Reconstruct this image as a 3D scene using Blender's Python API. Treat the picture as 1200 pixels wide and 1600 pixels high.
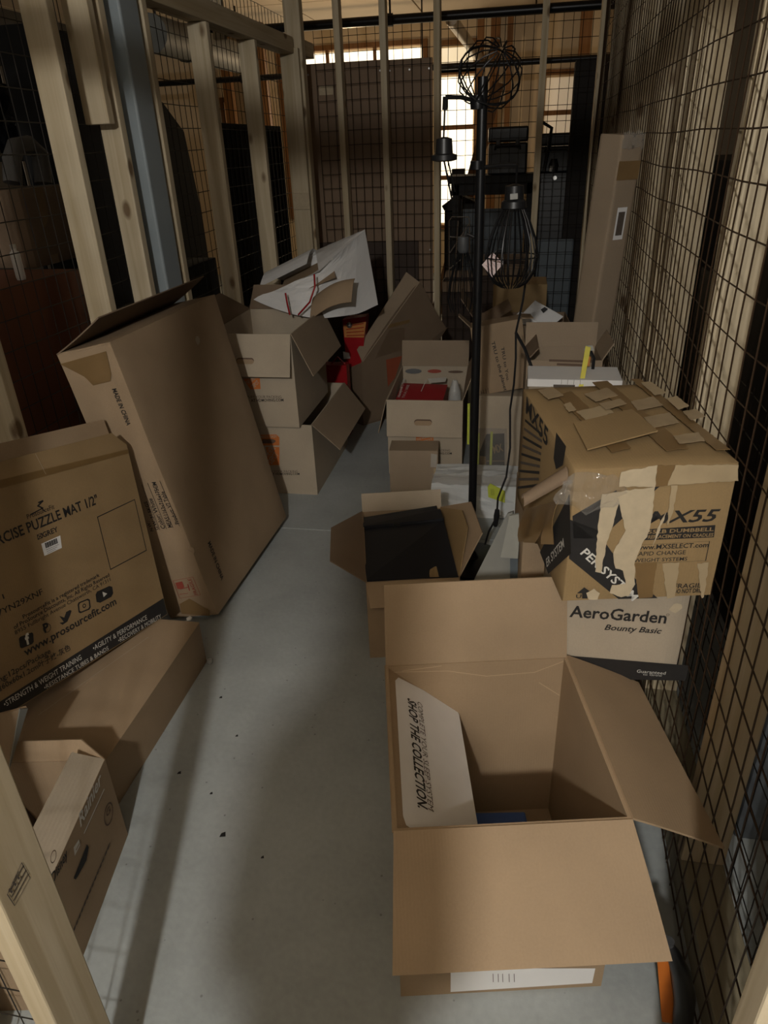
import bpy, bmesh, math, random
from mathutils import Vector, Matrix, noise
random.seed(7)
R = math.radians
S = bpy.context.scene
COL = S.collection
for o in list(bpy.data.objects): bpy.data.objects.remove(o)

# ------------------------------------------------------------------ camera
F_PX = 1095.0; CX, CY = 600.0, 800.0
CAM = Vector((0, 0, 1.5))
# rows: world axes written in camera coordinates (x right, y down, z forward)
RW = ((0.9832429, 0.05140179, -0.17490358), (0.17873712, -0.46058267, 0.86943467), (-0.03586705, -0.88612722, -0.46205205))
def ray(px, py):
    c = ((px-CX)/F_PX, (py-CY)/F_PX, 1.0)
    return Vector([sum(RW[i][j]*c[j] for j in range(3)) for i in range(3)])
def at(px, py, ax, val):
    d = ray(px, py); return CAM + d*((val-CAM[ax])/d[ax])
def atX(px, py, v): return at(px, py, 0, v)
def atY(px, py, v): return at(px, py, 1, v)
def atZ(px, py, v): return at(px, py, 2, v)
def at_plane(px, py, p, n):
    d = ray(px, py); n = Vector(n); return CAM + d*((Vector(p)-CAM).dot(n)/d.dot(n))
cd = bpy.data.cameras.new('camera'); cam = bpy.data.objects.new('camera', cd); COL.objects.link(cam)
xr = Vector((RW[0][0], RW[1][0], RW[2][0])); yd = Vector((RW[0][1], RW[1][1], RW[2][1])); zf = Vector((RW[0][2], RW[1][2], RW[2][2]))
M = Matrix((xr, -yd, -zf)).transposed().to_4x4(); M.translation = CAM
cam.matrix_world = M
cd.sensor_fit = 'VERTICAL'; cd.sensor_height = 36.0; cd.lens = F_PX/1600*36.0
cd.clip_start = 0.02; cd.clip_end = 60
S.camera = cam

# ------------------------------------------------------------------ world, lights, exposure
w = bpy.data.worlds.new('world'); S.world = w; w.use_nodes = True
w.node_tree.nodes['Background'].inputs[0].default_value = (0.6, 0.65, 0.7, 1)
w.node_tree.nodes['Background'].inputs[1].default_value = 0.009
S.view_settings.view_transform = 'Standard'; S.view_settings.look = 'None'
S.view_settings.exposure = 0.0; S.view_settings.gamma = 1.0; S.view_settings.use_curve_mapping = False
def lamp(name, kind, loc, power, color, size=0.1, rot=None, size_y=None):
    l = bpy.data.lights.new(name, kind); l.energy = power; l.color = color
    if kind == 'AREA':
        l.size = size
        if size_y: l.shape = 'RECTANGLE'; l.size_y = size_y
    else: l.shadow_soft_size = size
    o = bpy.data.objects.new(name, l); COL.objects.link(o); o.location = loc
    if rot: o.rotation_euler = rot
    return o
KEY = (-0.13, -1.40, 2.27)
lamp('corridor_bulb', 'POINT', KEY, 190, (1.0, 0.965, 0.90), 0.05)
lamp('corridor_fill_light', 'AREA', (-0.2, -3.2, 2.70), 15, (0.82, 0.92, 1.0), 1.2, (R(35), 0, 0), 0.6)  # added soft fill behind the camera, no fixture known there
lamp('left_fill_light', 'AREA', (-2.9, 1.5, 2.70), 1.0, (0.95, 0.98, 1.0), 1.2, None, 0.3)  # added fill over the left aisle, not a known fixture
lamp('right_fill_light', 'AREA', (0.98, 2.6, 2.70), 0.6, (0.95, 0.98, 1.0), 1.2, None, 0.3)  # added weak fill beyond the right mesh, no real tube
lamp('workshop_fill', 'POINT', (-1.7, 7.6, 1.7), 26, (1.0, 0.72, 0.42), 0.06)  # added warm fill for the workshop walls and ceiling, beside the window light
lamp('workshop_fill_small', 'POINT', (0.9, 8.3, 1.9), 6, (1.0, 0.72, 0.42), 0.06)  # second added warm fill, right part of the workshop

# ------------------------------------------------------------------ materials
def nt(name):
    m = bpy.data.materials.new(name); m.use_nodes = True
    n = m.node_tree.nodes; l = m.node_tree.links
    return m, n, l, n['Principled BSDF']
def setp(b, **k):
    for a, v in k.items():
        b.inputs[a.replace('_', ' ')].default_value = v
MATS = {}
def plain(name, rgb, rough=0.6, metal=0.0, spec=0.5, var=0.12, scale=25.0, bump=0.0):
    if name in MATS: return MATS[name]
    m, n, l, b = nt(name)
    setp(b, Roughness=rough, Metallic=metal); b.inputs['Specular IOR Level'].default_value = spec
    tc = n.new('ShaderNodeTexCoord'); no = n.new('ShaderNodeTexNoise'); no.inputs['Scale'].default_value = scale; no.inputs['Detail'].default_value = 4
    l.new(tc.outputs['Object'], no.inputs['Vector'])
    mr = n.new('ShaderNodeMapRange'); mr.inputs[3].default_value = 1-var; mr.inputs[4].default_value = 1+var
    l.new(no.outputs['Fac'], mr.inputs[0])
    mx = n.new('ShaderNodeVectorMath'); mx.operation = 'SCALE'; mx.inputs[0].default_value = rgb
    l.new(mr.outputs[0], mx.inputs['Scale']); l.new(mx.outputs[0], b.inputs['Base Color'])
    if bump:
        bp = n.new('ShaderNodeBump'); bp.inputs['Strength'].default_value = bump; bp.inputs['Distance'].default_value = 0.01
        l.new(no.outputs['Fac'], bp.inputs['Height']); l.new(bp.outputs[0], b.inputs['Normal'])
    MATS[name] = m; return m
def cardboard(name, rgb, rough=0.8, wrap=False):
    if name in MATS: return MATS[name]
    m, n, l, b = nt(name)
    setp(b, Roughness=rough); b.inputs['Specular IOR Level'].default_value = 0.25
    tc = n.new('ShaderNodeTexCoord')
    n1 = n.new('ShaderNodeTexNoise'); n1.inputs['Scale'].default_value = 5; n1.inputs['Detail'].default_value = 5
    n2 = n.new('ShaderNodeTexNoise'); n2.inputs['Scale'].default_value = 260; n2.inputs['Detail'].default_value = 2
    l.new(tc.outputs['Object'], n1.inputs['Vector']); l.new(tc.outputs['Object'], n2.inputs['Vector'])
    ad = n.new('ShaderNodeMath'); ad.operation = 'MULTIPLY_ADD'; ad.inputs[1].default_value = 0.35
    l.new(n2.outputs['Fac'], ad.inputs[0]); l.new(n1.outputs['Fac'], ad.inputs[2])
    mr = n.new('ShaderNodeMapRange'); mr.inputs[1].default_value = 0.35; mr.inputs[2].default_value = 1.0; mr.inputs[3].default_value = 0.86; mr.inputs[4].default_value = 1.12
    l.new(ad.outputs[0], mr.inputs[0])
    mx = n.new('ShaderNodeVectorMath'); mx.operation = 'SCALE'; mx.inputs[0].default_value = rgb
    l.new(mr.outputs[0], mx.inputs['Scale']); l.new(mx.outputs[0], b.inputs['Base Color'])
    # faint corrugation relief
    wv = n.new('ShaderNodeTexWave'); wv.inputs['Scale'].default_value = 55; wv.inputs['Distortion'].default_value = 0.6
    l.new(tc.outputs['Object'], wv.inputs['Vector'])
    s2 = n.new('ShaderNodeMath'); s2.operation = 'MULTIPLY_ADD'; s2.inputs[1].default_value = 6.0
    l.new(n1.outputs['Fac'], s2.inputs[0]); l.new(wv.outputs['Fac'], s2.inputs[2])
    bp = n.new('ShaderNodeBump'); bp.inputs['Strength'].default_value = 0.05; bp.inputs['Distance'].default_value = 0.003
    l.new(s2.outputs[0], bp.inputs['Height']); l.new(bp.outputs[0], b.inputs['Normal'])
    MATS[name] = m; return m
def wood(name, rgb, axis=2, knots=True):
    if name in MATS: return MATS[name]
    m, n, l, b = nt(name)
    setp(b, Roughness=0.7); b.inputs['Specular IOR Level'].default_value = 0.3
    tc = n.new('ShaderNodeTexCoord'); mp = n.new('ShaderNodeMapping')
    sc = [38, 38, 38]; sc[axis] = 1.1; mp.inputs['Scale'].default_value = sc
    l.new(tc.outputs['Object'], mp.inputs['Vector'])
    no = n.new('ShaderNodeTexNoise'); no.inputs['Scale'].default_value = 1.0; no.inputs['Detail'].default_value = 5; no.inputs['Distortion'].default_value = 0.7
    l.new(mp.outputs[0], no.inputs['Vector'])
    cr = n.new('ShaderNodeValToRGB')
    cr.color_ramp.elements[0].position = 0.3; cr.color_ramp.elements[0].color = (rgb[0]*0.78, rgb[1]*0.72, rgb[2]*0.62, 1)
    cr.color_ramp.elements[1].position = 0.72; cr.color_ramp.elements[1].color = (rgb[0]*1.1, rgb[1]*1.1, rgb[2]*1.1, 1)
    l.new(no.outputs['Fac'], cr.inputs[0])
    last = cr.outputs[0]
    if knots:
        mk = n.new('ShaderNodeMapping'); ks = [8.5, 8.5, 8.5]; ks[axis] = 4.3; mk.inputs['Scale'].default_value = ks
        l.new(tc.outputs['Object'], mk.inputs['Vector'])
        vo = n.new('ShaderNodeTexVoronoi'); vo.inputs['Scale'].default_value = 1.0
        l.new(mk.outputs[0], vo.inputs['Vector'])
        mr = n.new('ShaderNodeMapRange'); mr.inputs[1].default_value = 0.09; mr.inputs[2].default_value = 0.17; mr.inputs[3].default_value = 0.85; mr.inputs[4].default_value = 0.0
        l.new(vo.outputs['Distance'], mr.inputs[0])
        mxc = n.new('ShaderNodeMix'); mxc.data_type = 'RGBA'; l.new(mr.outputs[0], mxc.inputs['Factor'])
        l.new(last, mxc.inputs['A']); mxc.inputs['B'].default_value = (rgb[0]*0.22, rgb[1]*0.14, rgb[2]*0.08, 1)
        last = mxc.outputs['Result']
    l.new(last, b.inputs['Base Color'])
    bp = n.new('ShaderNodeBump'); bp.inputs['Strength'].default_value = 0.15; bp.inputs['Distance'].default_value = 0.004
    l.new(no.outputs['Fac'], bp.inputs['Height']); l.new(bp.outputs[0], b.inputs['Normal'])
    MATS[name] = m; return m
def concrete():
    m, n, l, b = nt('concrete')
    setp(b, Roughness=0.62); b.inputs['Specular IOR Level'].default_value = 0.35
    tc = n.new('ShaderNodeTexCoord')
    n1 = n.new('ShaderNodeTexNoise'); n1.inputs['Scale'].default_value = 2.2; n1.inputs['Detail'].default_value = 8; n1.inputs['Roughness'].default_value = 0.62
    n2 = n.new('ShaderNodeTexNoise'); n2.inputs['Scale'].default_value = 70; n2.inputs['Detail'].default_value = 3
    vo = n.new('ShaderNodeTexVoronoi'); vo.inputs['Scale'].default_value = 22
    for x in (n1, n2, vo): l.new(tc.outputs['Object'], x.inputs['Vector'])
    cr = n.new('ShaderNodeValToRGB')
    cr.color_ramp.elements[0].position = 0.32; cr.color_ramp.elements[0].color = (0.29, 0.312, 0.312, 1)
    cr.color_ramp.elements[1].position = 0.72; cr.color_ramp.elements[1].color = (0.415, 0.445, 0.445, 1)
    l.new(n1.outputs['Fac'], cr.inputs[0])
    mr = n.new('ShaderNodeMapRange'); mr.inputs[3].default_value = 0.88; mr.inputs[4].default_value = 1.1; l.new(n2.outputs['Fac'], mr.inputs[0])
    mx = n.new('ShaderNodeVectorMath'); mx.operation = 'SCALE'; l.new(cr.outputs[0], mx.inputs[0]); l.new(mr.outputs[0], mx.inputs['Scale'])
    sp = n.new('ShaderNodeMapRange'); sp.inputs[1].default_value = 0.04; sp.inputs[2].default_value = 0.075; sp.inputs[3].default_value = 0.55; sp.inputs[4].default_value = 0.0
    l.new(vo.outputs['Distance'], sp.inputs[0])
    mm = n.new('ShaderNodeMix'); mm.data_type = 'RGBA'; l.new(sp.outputs[0], mm.inputs['Factor']); l.new(mx.outputs[0], mm.inputs['A']); mm.inputs['B'].default_value = (0.09, 0.09, 0.085, 1)
    l.new(mm.outputs['Result'], b.inputs['Base Color'])
    bp = n.new('ShaderNodeBump'); bp.inputs['Strength'].default_value = 0.12; bp.inputs['Distance'].default_value = 0.004
    l.new(n2.outputs['Fac'], bp.inputs['Height']); l.new(bp.outputs[0], b.inputs['Normal'])
    return m
def emit(name, rgb, s):
    m, n, l, b = nt(name)
    b.inputs['Base Color'].default_value = (0.8, 0.8, 0.8, 1)
    b.inputs['Emission Color'].default_value = (*rgb, 1); b.inputs['Emission Strength'].default_value = s
    return m
def clear(name, rgb=(0.9, 0.9, 0.88), rough=0.12, alpha=0.22):
    m, n, l, b = nt(name)
    setp(b, Roughness=rough, Alpha=alpha); b.inputs['Base Color'].default_value = (*rgb, 1); b.inputs['Specular IOR Level'].default_value = 0.8
    no = n.new('ShaderNodeTexNoise'); no.inputs['Scale'].default_value = 45; no.inputs['Detail'].default_value = 3
    tc = n.new('ShaderNodeTexCoord'); l.new(tc.outputs['Object'], no.inputs['Vector'])
    bp = n.new('ShaderNodeBump'); bp.inputs['Strength'].default_value = 0.6; bp.inputs['Distance'].default_value = 0.01
    l.new(no.outputs['Fac'], bp.inputs['Height']); l.new(bp.outputs[0], b.inputs['Normal'])
    return m
CARD = cardboard('cardboard', (0.34, 0.245, 0.155))
CARD_PALE = cardboard('cardboard_pale', (0.43, 0.36, 0.272))
CARD_DARK = cardboard('cardboard_dark', (0.19, 0.135, 0.09))  # darkened so the tall back carton carries its shade in the colour
CARD_GOLD = cardboard('cardboard_gold', (0.30, 0.205, 0.10))
CARD_IN = cardboard('cardboard_inside', (0.33, 0.235, 0.145))
CARD_GREY = cardboard('cardboard_greyish', (0.30, 0.23, 0.16))
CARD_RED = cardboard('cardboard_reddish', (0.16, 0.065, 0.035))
TAPE = plain('brown_tape', (0.20, 0.125, 0.055), 0.3, spec=0.5, var=0.2, scale=12)
TAPE_PALE = plain('pale_tape', (0.42, 0.325, 0.20), 0.35, var=0.2, scale=18)
CARD_MAT = cardboard('cardboard_mat', (0.285, 0.192, 0.096))
TAPE_GHOST = plain('old_tape', (0.345, 0.26, 0.16), 0.3, var=0.25, scale=30)
PAPER = plain('torn_paper', (0.50, 0.41, 0.28), 0.9, var=0.15, scale=60)
WOOD = wood('pine', (0.56, 0.48, 0.345)); WOOD_Y = wood('pine_along', (0.50, 0.42, 0.29), 1); WOOD_X = wood('pine_across', (0.52, 0.43, 0.30), 0)
WOOD_OLD = wood('treated_sill', (0.27, 0.24, 0.17), 1, False)
WOOD_BRN = wood('brown_timber', (0.20, 0.10, 0.04), 2, False)
INK = plain('black_ink', (0.018, 0.016, 0.015), 0.7, var=0.3, scale=80)
INK_SOFT = plain('faded_ink', (0.09, 0.07, 0.055), 0.8, var=0.3, scale=80)
INK_BROWN = plain('brown_ink', (0.12, 0.075, 0.05), 0.8, var=0.2, scale=80)
INK_RED = plain('red_ink', (0.30, 0.055, 0.035), 0.8)
ORANGE = plain('orange_ink', (0.55, 0.16, 0.035), 0.7)
INK_WHITE = plain('white_ink', (0.62, 0.60, 0.55), 0.7)
WHITE = plain('white_paper', (0.74, 0.73, 0.72), 0.6, var=0.05)
BAGWHITE = plain('white_bag_paper', (0.66, 0.65, 0.64), 0.5, var=0.06, scale=6)
FOAM = plain('white_foam', (0.62, 0.64, 0.64), 0.8, var=0.08, scale=30, bump=0.2)
BLACK = plain('black_plastic', (0.012, 0.012, 0.013), 0.4)
BLACKMET = plain('black_metal', (0.012, 0.012, 0.013), 0.35, 0.4)
FLATBLACK = plain('flat_black', (0.010, 0.010, 0.010), 0.8)
NAVYBLK = plain('navy_black_board', (0.012, 0.014, 0.020), 0.45, var=0.2, scale=9)
WIRE = plain('black_wire', (0.020, 0.016, 0.012), 0.45, 0.3)
WIRE_BR = plain('rusty_wire', (0.050, 0.028, 0.014), 0.5, 0.3)
STEEL = plain('grey_steel_paint', (0.26, 0.30, 0.32), 0.55, 0.0, var=0.08, scale=6)
SILVER = plain('silver_metal', (0.45, 0.45, 0.44), 0.35, 0.9)
GREY = plain('grey_board', (0.20, 0.20, 0.18), 0.6, var=0.08)
GREYDK = plain('dark_grey_plastic', (0.05, 0.052, 0.055), 0.5)
BLUEGREY = plain('blue_grey_panel', (0.10, 0.12, 0.135), 0.6)
NAVY = plain('navy_plastic', (0.008, 0.011, 0.025), 0.45, bump=0.4, scale=30)
BLUE = plain('blue_print', (0.055, 0.12, 0.36), 0.45)
RED = plain('red_carton', (0.30, 0.012, 0.02), 0.4)
REDBAG = plain('red_gloss', (0.32, 0.012, 0.016), 0.25)
GOLD = plain('gold_band', (0.50, 0.20, 0.05), 0.4)
YELLOW = plain('yellow_strap', (0.75, 0.68, 0.12), 0.5)
LIME = plain('lime_tag', (0.52, 0.58, 0.07), 0.5)
PINKISH = plain('care_tag_paper', (0.70, 0.56, 0.54), 0.7)
TOOLORANGE = plain('tool_orange', (0.55, 0.15, 0.02), 0.45)
CLEAR = clear('clear_wrap', (.5, .47, .42), .08, .16)
HARDBOARD = plain('brown_hardboard', (0.23, 0.155, 0.10), 0.75, var=0.15, scale=7)
PLASTER = plain('warm_plaster', (0.62, 0.50, 0.34), 0.9, var=0.06, scale=4)
CEIL = plain('ceiling_board', (0.55, 0.45, 0.33), 0.9, var=0.10, scale=3)
OUTER = plain('dark_block_wall', (0.05, 0.045, 0.04), 0.9)
WINDOWLIGHT = emit('daylit_window', (1.0, 0.86, 0.62), 1.7)
LAMPGLASS = emit('lit_lamp_glass', (1.0, 0.92, 0.8), 6.0)

# ------------------------------------------------------------------ geometry helpers
def mk(name, verts, faces, mat, parent=None, smooth=False):
    me = bpy.data.meshes.new(name); me.from_pydata([tuple(v) for v in verts], [], faces); me.validate(); me.update()
    if mat: me.materials.append(mat)
    if smooth:
        me.shade_smooth()
        try: me.set_sharp_from_angle(angle=R(40))
        except Exception: pass
    o = bpy.data.objects.new(name, me); COL.objects.link(o)
    if parent: o.parent = parent
    return o
def tag(o, label=None, cat=None, group=None, kind=None):
    if label: o['label'] = label
    if cat: o['category'] = cat
    if group: o['group'] = group
    if kind: o['kind'] = kind
    return o
def empty(name, loc=(0, 0, 0), yaw=0, tilt=0, lean=0):
    o = bpy.data.objects.new(name, None); COL.objects.link(o); o.empty_display_size = 0.05
    m = Matrix.Rotation(yaw, 4, 'Z') @ Matrix.Rotation(tilt, 4, 'Y') @ Matrix.Rotation(lean, 4, 'X'); m.translation = Vector(loc)
    o.matrix_world = m; return o
class MB:
    def __init__(s): s.v = []; s.f = []
    def add(s, vs, fs):
        b = len(s.v); s.v += [Vector(v) for v in vs]; s.f += [tuple(i+b for i in f) for f in fs]; return s
    def box(s, x0, x1, y0, y1, z0, z1):
        return s.add([(x0,y0,z0),(x1,y0,z0),(x1,y1,z0),(x0,y1,z0),(x0,y0,z1),(x1,y0,z1),(x1,y1,z1),(x0,y1,z1)],
                     [(3,2,1,0),(4,5,6,7),(0,1,5,4),(1,2,6,5),(2,3,7,6),(3,0,4,7)])
    def bar(s, p0, p1, w, h, up=(0, 0, 1)):
        p0 = Vector(p0); p1 = Vector(p1); d = (p1-p0).normalized(); u = Vector(up)
        if abs(d.dot(u)) > 0.98: u = Vector((0, 1, 0))
        a = d.cross(u).normalized()*w/2; b = a.cross(d).normalized()*h/2
        c = [-a-b, a-b, a+b, -a+b]
        return s.add([p0+x for x in c]+[p1+x for x in c], [(3,2,1,0),(4,5,6,7),(0,1,5,4),(1,2,6,5),(2,3,7,6),(3,0,4,7)])
    def tube(s, pts, r, n=8, caps=True):
        pts = [Vector(p) for p in pts]; rs = r if isinstance(r, (list, tuple)) else [r]*len(pts)
        vs = []; fs = []; up = None
        for i, p in enumerate(pts):
            d = (pts[min(i+1, len(pts)-1)]-pts[max(i-1, 0)]).normalized()
            if up is None: up = Vector((0, 0, 1)) if abs(d.z) < 0.9 else Vector((1, 0, 0))
            a = d.cross(up).normalized(); b = a.cross(d).normalized(); up = b
            for k in range(n):
                t = 2*math.pi*k/n; vs.append(p+(a*math.cos(t)+b*math.sin(t))*rs[i])
        for i in range(len(pts)-1):
            for k in range(n):
                k2 = (k+1) % n; fs.append((i*n+k, i*n+k2, (i+1)*n+k2, (i+1)*n+k))
        if caps: fs += [tuple(range(n))[::-1], tuple((len(pts)-1)*n+k for k in range(n))]
        return s.add(vs, fs)
    def lathe(s, prof, n=20, c=(0, 0, 0)):
        c = Vector(c); vs = []; fs = []
        for r, z in prof:
            for k in range(n):
                t = 2*math.pi*k/n; vs.append(c+Vector((r*math.cos(t), r*math.sin(t), z)))
        for i in range(len(prof)-1):
            for k in range(n):
                k2 = (k+1) % n; fs.append((i*n+k, i*n+k2, (i+1)*n+k2, (i+1)*n+k))
        fs += [tuple(range(n))[::-1], tuple((len(prof)-1)*n+k for k in range(n))]
        return s.add(vs, fs)
    def prism(s, poly, nrm):
        nrm = Vector(nrm); n = len(poly); a = [Vector(p) for p in poly]
        return s.add(a+[p+nrm for p in a], [tuple(range(n))[::-1], tuple(range(n, 2*n))]+[(i, (i+1) % n, n+(i+1) % n, n+i) for i in range(n)])
    def build(s, name, mat, parent=None, smooth=False): return mk(name, s.v, s.f, mat, parent, smooth)
def bevbox(name, x0, x1, y0, y1, z0, z1, mat, parent=None, bev=0.003, seg=2):
    bm = bmesh.new(); mb = MB().box(x0, x1, y0, y1, z0, z1)
    vs = [bm.verts.new(v) for v in mb.v]
    for f in mb.f: bm.faces.new([vs[i] for i in f])
    bev = min(bev, 0.45*min(abs(x1-x0), abs(y1-y0), abs(z1-z0)))
    bmesh.ops.bevel(bm, geom=bm.edges[:], offset=bev, segments=seg, affect='EDGES', profile=0.5)
    bmesh.ops.recalc_face_normals(bm, faces=bm.faces[:])
    me = bpy.data.meshes.new(name); bm.to_mesh(me); bm.free(); me.materials.append(mat)
    o = bpy.data.objects.new(name, me); COL.objects.link(o)
    if parent: o.parent = parent
    return o
def sheet(name, P, nu, nv, t, mat, parent=None, smooth=True):
    """thick sheet over P(u,v); thickness t goes along the negative normal"""
    g = [[Vector(P(i/nu, j/nv)) for i in range(nu+1)] for j in range(nv+1)]
    top = []; bot = []
    for j in range(nv+1):
        for i in range(nu+1):
            a = g[j][min(i+1, nu)]-g[j][max(i-1, 0)]; b = g[min(j+1, nv)][i]-g[max(j-1, 0)][i]
            n = a.cross(b); n = n.normalized() if n.length > 1e-9 else Vector((0, 0, 1))
            top.append(g[j][i]); bot.append(g[j][i]-n*t)
    k = len(top); W = nu+1; fs = []
    for j in range(nv):
        for i in range(nu):
            q = (j*W+i, j*W+i+1, (j+1)*W+i+1, (j+1)*W+i); fs.append(q); fs.append(tuple(x+k for x in q[::-1]))
    rim = [i for i in range(W)]+[j*W+nu for j in range(1, nv+1)]+[nv*W+i for i in range(nu-1, -1, -1)]+[j*W for j in range(nv-1, 0, -1)]
    for a in range(len(rim)):
        b = (a+1) % len(rim); fs.append((rim[a], rim[a]+k, rim[b]+k, rim[b]))
    return mk(name, top+bot, fs, mat, parent, smooth)
def soft_box(name, w, d, h, mat, parent=None, bulge=0.004, seed=0.0, n=8, x0=None):
    """closed carton: gridded faces, slightly bulged and uneven"""
    bm = bmesh.new(); bmesh.ops.create_cube(bm, size=1.0)
    bmesh.ops.bevel(bm, geom=bm.edges[:], offset=0.006, segments=1, affect='EDGES')
    big = [e for e in bm.edges if e.calc_length() > 0.5]
    bmesh.ops.subdivide_edges(bm, edges=big, cuts=n, use_grid_fill=True)
    for v in bm.verts:
        x, y, z = v.co
        f = max(0, 1-4*x*x)*max(0, 1-4*y*y) if abs(z) > .49 else (max(0, 1-4*y*y)*max(0, 1-4*z*z) if abs(x) > .49 else max(0, 1-4*x*x)*max(0, 1-4*z*z))
        p = Vector((x*w, y*d, (z+.5)*h))
        nn = noise.noise(p*6+Vector((seed, seed*2, 3)))*bulge*0.9
        off = bulge*f*0.6+nn
        if abs(z) > .49: p.z += math.copysign(max(off, -1), z) if z > 0 else 0
        elif abs(x) > .49: p.x += math.copysign(1, x)*off
        elif abs(y) > .49: p.y += math.copysign(1, y)*off
        v.co = p
    bmesh.ops.recalc_face_normals(bm, faces=bm.faces[:])
    me = bpy.data.meshes.new(name); bm.to_mesh(me); bm.free(); me.materials.append(mat); me.shade_smooth()
    try: me.set_sharp_from_angle(angle=R(50))
    except Exception: pass
    o = bpy.data.objects.new(name, me); COL.objects.link(o)
    if parent: o.parent = parent
    return o

# ---- cartons: an Empty with face frames; print is laid on the faces
class Carton:
    def __init__(s, name, label, cat, loc, dims, yaw=0, tilt=0, lean=0, group=None):
        s.w, s.d, s.h = dims; s.root = empty(name, loc, yaw, tilt, lean); tag(s.root, label, cat, group); s.M = s.root.matrix_world.copy()
        s.flapf = {}; s.off = 0.0
    def frame(s, f):
        w, d, h = s.w, s.d, s.h
        if f in s.flapf: return s.flapf[f]
        return {'F': (Vector((-w/2, -d/2, 0)), Vector((1, 0, 0)), Vector((0, 0, 1)), Vector((0, -1, 0))),
                'B': (Vector((w/2, d/2, 0)), Vector((-1, 0, 0)), Vector((0, 0, 1)), Vector((0, 1, 0))),
                'R': (Vector((w/2, -d/2, 0)), Vector((0, 1, 0)), Vector((0, 0, 1)), Vector((1, 0, 0))),
                'L': (Vector((-w/2, d/2, 0)), Vector((0, -1, 0)), Vector((0, 0, 1)), Vector((-1, 0, 0))),
                'T': (Vector((-w/2, -d/2, h)), Vector((1, 0, 0)), Vector((0, 1, 0)), Vector((0, 0, 1)))}[f]
    def uv(s, f, px, py):
        O, u, v, n = s.frame(f); Ow = s.M @ O; R3 = s.M.to_3x3()
        p = at_plane(px, py, Ow, R3 @ n)-Ow
        return p.dot(R3 @ u), p.dot(R3 @ v)
    def P(s, f, a, b, e=0.0):
        O, u, v, n = s.frame(f); return O+u*a+v*b+n*(e+(s.off if e else 0.0))
    def body(s, mat, t=0.005, part='body', bottom=True):
        w, d, h = s.w/2, s.d/2, s.h; m = MB()
        m.box(-w, w, -d, -d+t, 0, h); m.box(-w, w, d-t, d, 0, h); m.box(-w, -w+t, -d+t, d-t, 0, h); m.box(w-t, w, -d+t, d-t, 0, h)
        if bottom: m.box(-w+t, w-t, -d+t, d-t, 0, t)
        s.b = m.build(part, mat, s.root); return s.b
    def flap(s, side, ang, L, mat, inset=(0.0, 0.0), bend=0.0, t=0.004, label=None, twist=0.0):
        w, d, h = s.w/2, s.d/2, s.h
        a, b, out = {'B': ((w, d), (-w, d), (0, 1)), 'F': ((-w, -d), (w, -d), (0, -1)), 'R': ((w, -d), (w, d), (1, 0)), 'L': ((-w, d), (-w, -d), (-1, 0))}[side]
        a = Vector((*a, h)); b = Vector((*b, h)); out = Vector((*out, 0)); A = R(ang)
        dr = out*math.sin(A)+Vector((0, 0, 1))*math.cos(A); al = (b-a).normalized()
        nrm = al.cross(dr)     # outside of a carton flap when closed is away from it
        def Pf(u, v):
            i0, i1 = inset[0]*v, inset[1]*v
            p = a.lerp(b, u)+al*(i0*(1-u)-i1*u)+dr*(L*v)+nrm*(bend*v*v+twist*(u-.5)*v)
            return p
        o = sheet('flap', Pf, 6, 5, t, mat, s.root)
        if label: o['label'] = label
        s.flapf['f'+side] = (a, al, dr, nrm); s.flapf['b'+side] = (a+al*(b-a).length-nrm*t, -al, dr, -nrm)
        return o
    # print
    def text(s, f, txt, p0, p1, top, mat=INK, bold=0.0, shear=0.0, parent=None, e=0.0012, px=True, hgt=None):
        """p0,p1 baseline ends, top = a point one capital height above p0 (pixels of the photo, or uv when px=False)"""
        if px: p0 = s.uv(f, *p0); p1 = s.uv(f, *p1); top = s.uv(f, *top) if top else None
        p0 = Vector(p0); p1 = Vector(p1); d = p1-p0; L = d.length; d.normalize(); q = Vector((-d.y, d.x))
        H = hgt if hgt else abs((Vector(top)-p0).dot(q))
        return s.text_uv(f, txt, p0, d, q, L, H, mat, bold, shear, parent, e)
    def text_uv(s, f, txt, p0, d, q, L, H, mat, bold, shear, parent, e):
        vs, fs = text_geo(txt, bold, shear)
        if not vs: return None
        xs = [v[0] for v in vs]; x0, x1 = min(xs), max(xs); k = L/max(1e-6, x1-x0); kh = H/0.70
        out = []
        for v in vs:
            c = p0+d*((v[0]-x0)*k)+q*(v[1]*kh); out.append(s.P(f, c.x, c.y, e))
        return mk('printed_lettering', out, fs, mat, parent or s.root)
    def poly(s, f, pts, mat, name='printed_mark', e=0.0008, px=True, parent=None):
        c = [s.uv(f, *p) if px else p for p in pts]; c = [s.P(f, a, b, e) for a, b in c]
        O, u, v, n = s.frame(f)
        nn = sum(((c[i]-c[0]).cross(c[i+1]-c[0]) for i in range(1, len(c)-1)), Vector())
        if nn.dot(n) < 0: c = c[::-1]
        return mk(name, c, [tuple(range(len(c)))], mat, parent or s.root)
    def outline(s, f, pts, wd, mat, name='printed_outline', e=0.0008, px=True, parent=None):
        c = [Vector(s.uv(f, *p) if px else p) for p in pts]; cen = sum(c, Vector((0, 0)))/len(c); n = len(c); vs = []; fs = []
        for p in c:
            d = (cen-p).normalized()*wd*1.3; vs += [s.P(f, p.x, p.y, e), s.P(f, (p+d).x, (p+d).y, e)]
        for i in range(n):
            j = (i+1) % n; fs.append((2*i, 2*j, 2*j+1, 2*i+1))
        return mk(name, vs, fs, mat, parent or s.root)
    def line(s, f, a, b, wd, mat, name='printed_line', e=0.0008, px=True, parent=None):
        a = Vector(s.uv(f, *a) if px else a); b = Vector(s.uv(f, *b) if px else b); q = (b-a).normalized(); q = Vector((-q.y, q.x))*wd/2
        return s.poly(f, [a-q, b-q, b+q, a+q], mat, name, e, False, parent)
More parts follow.
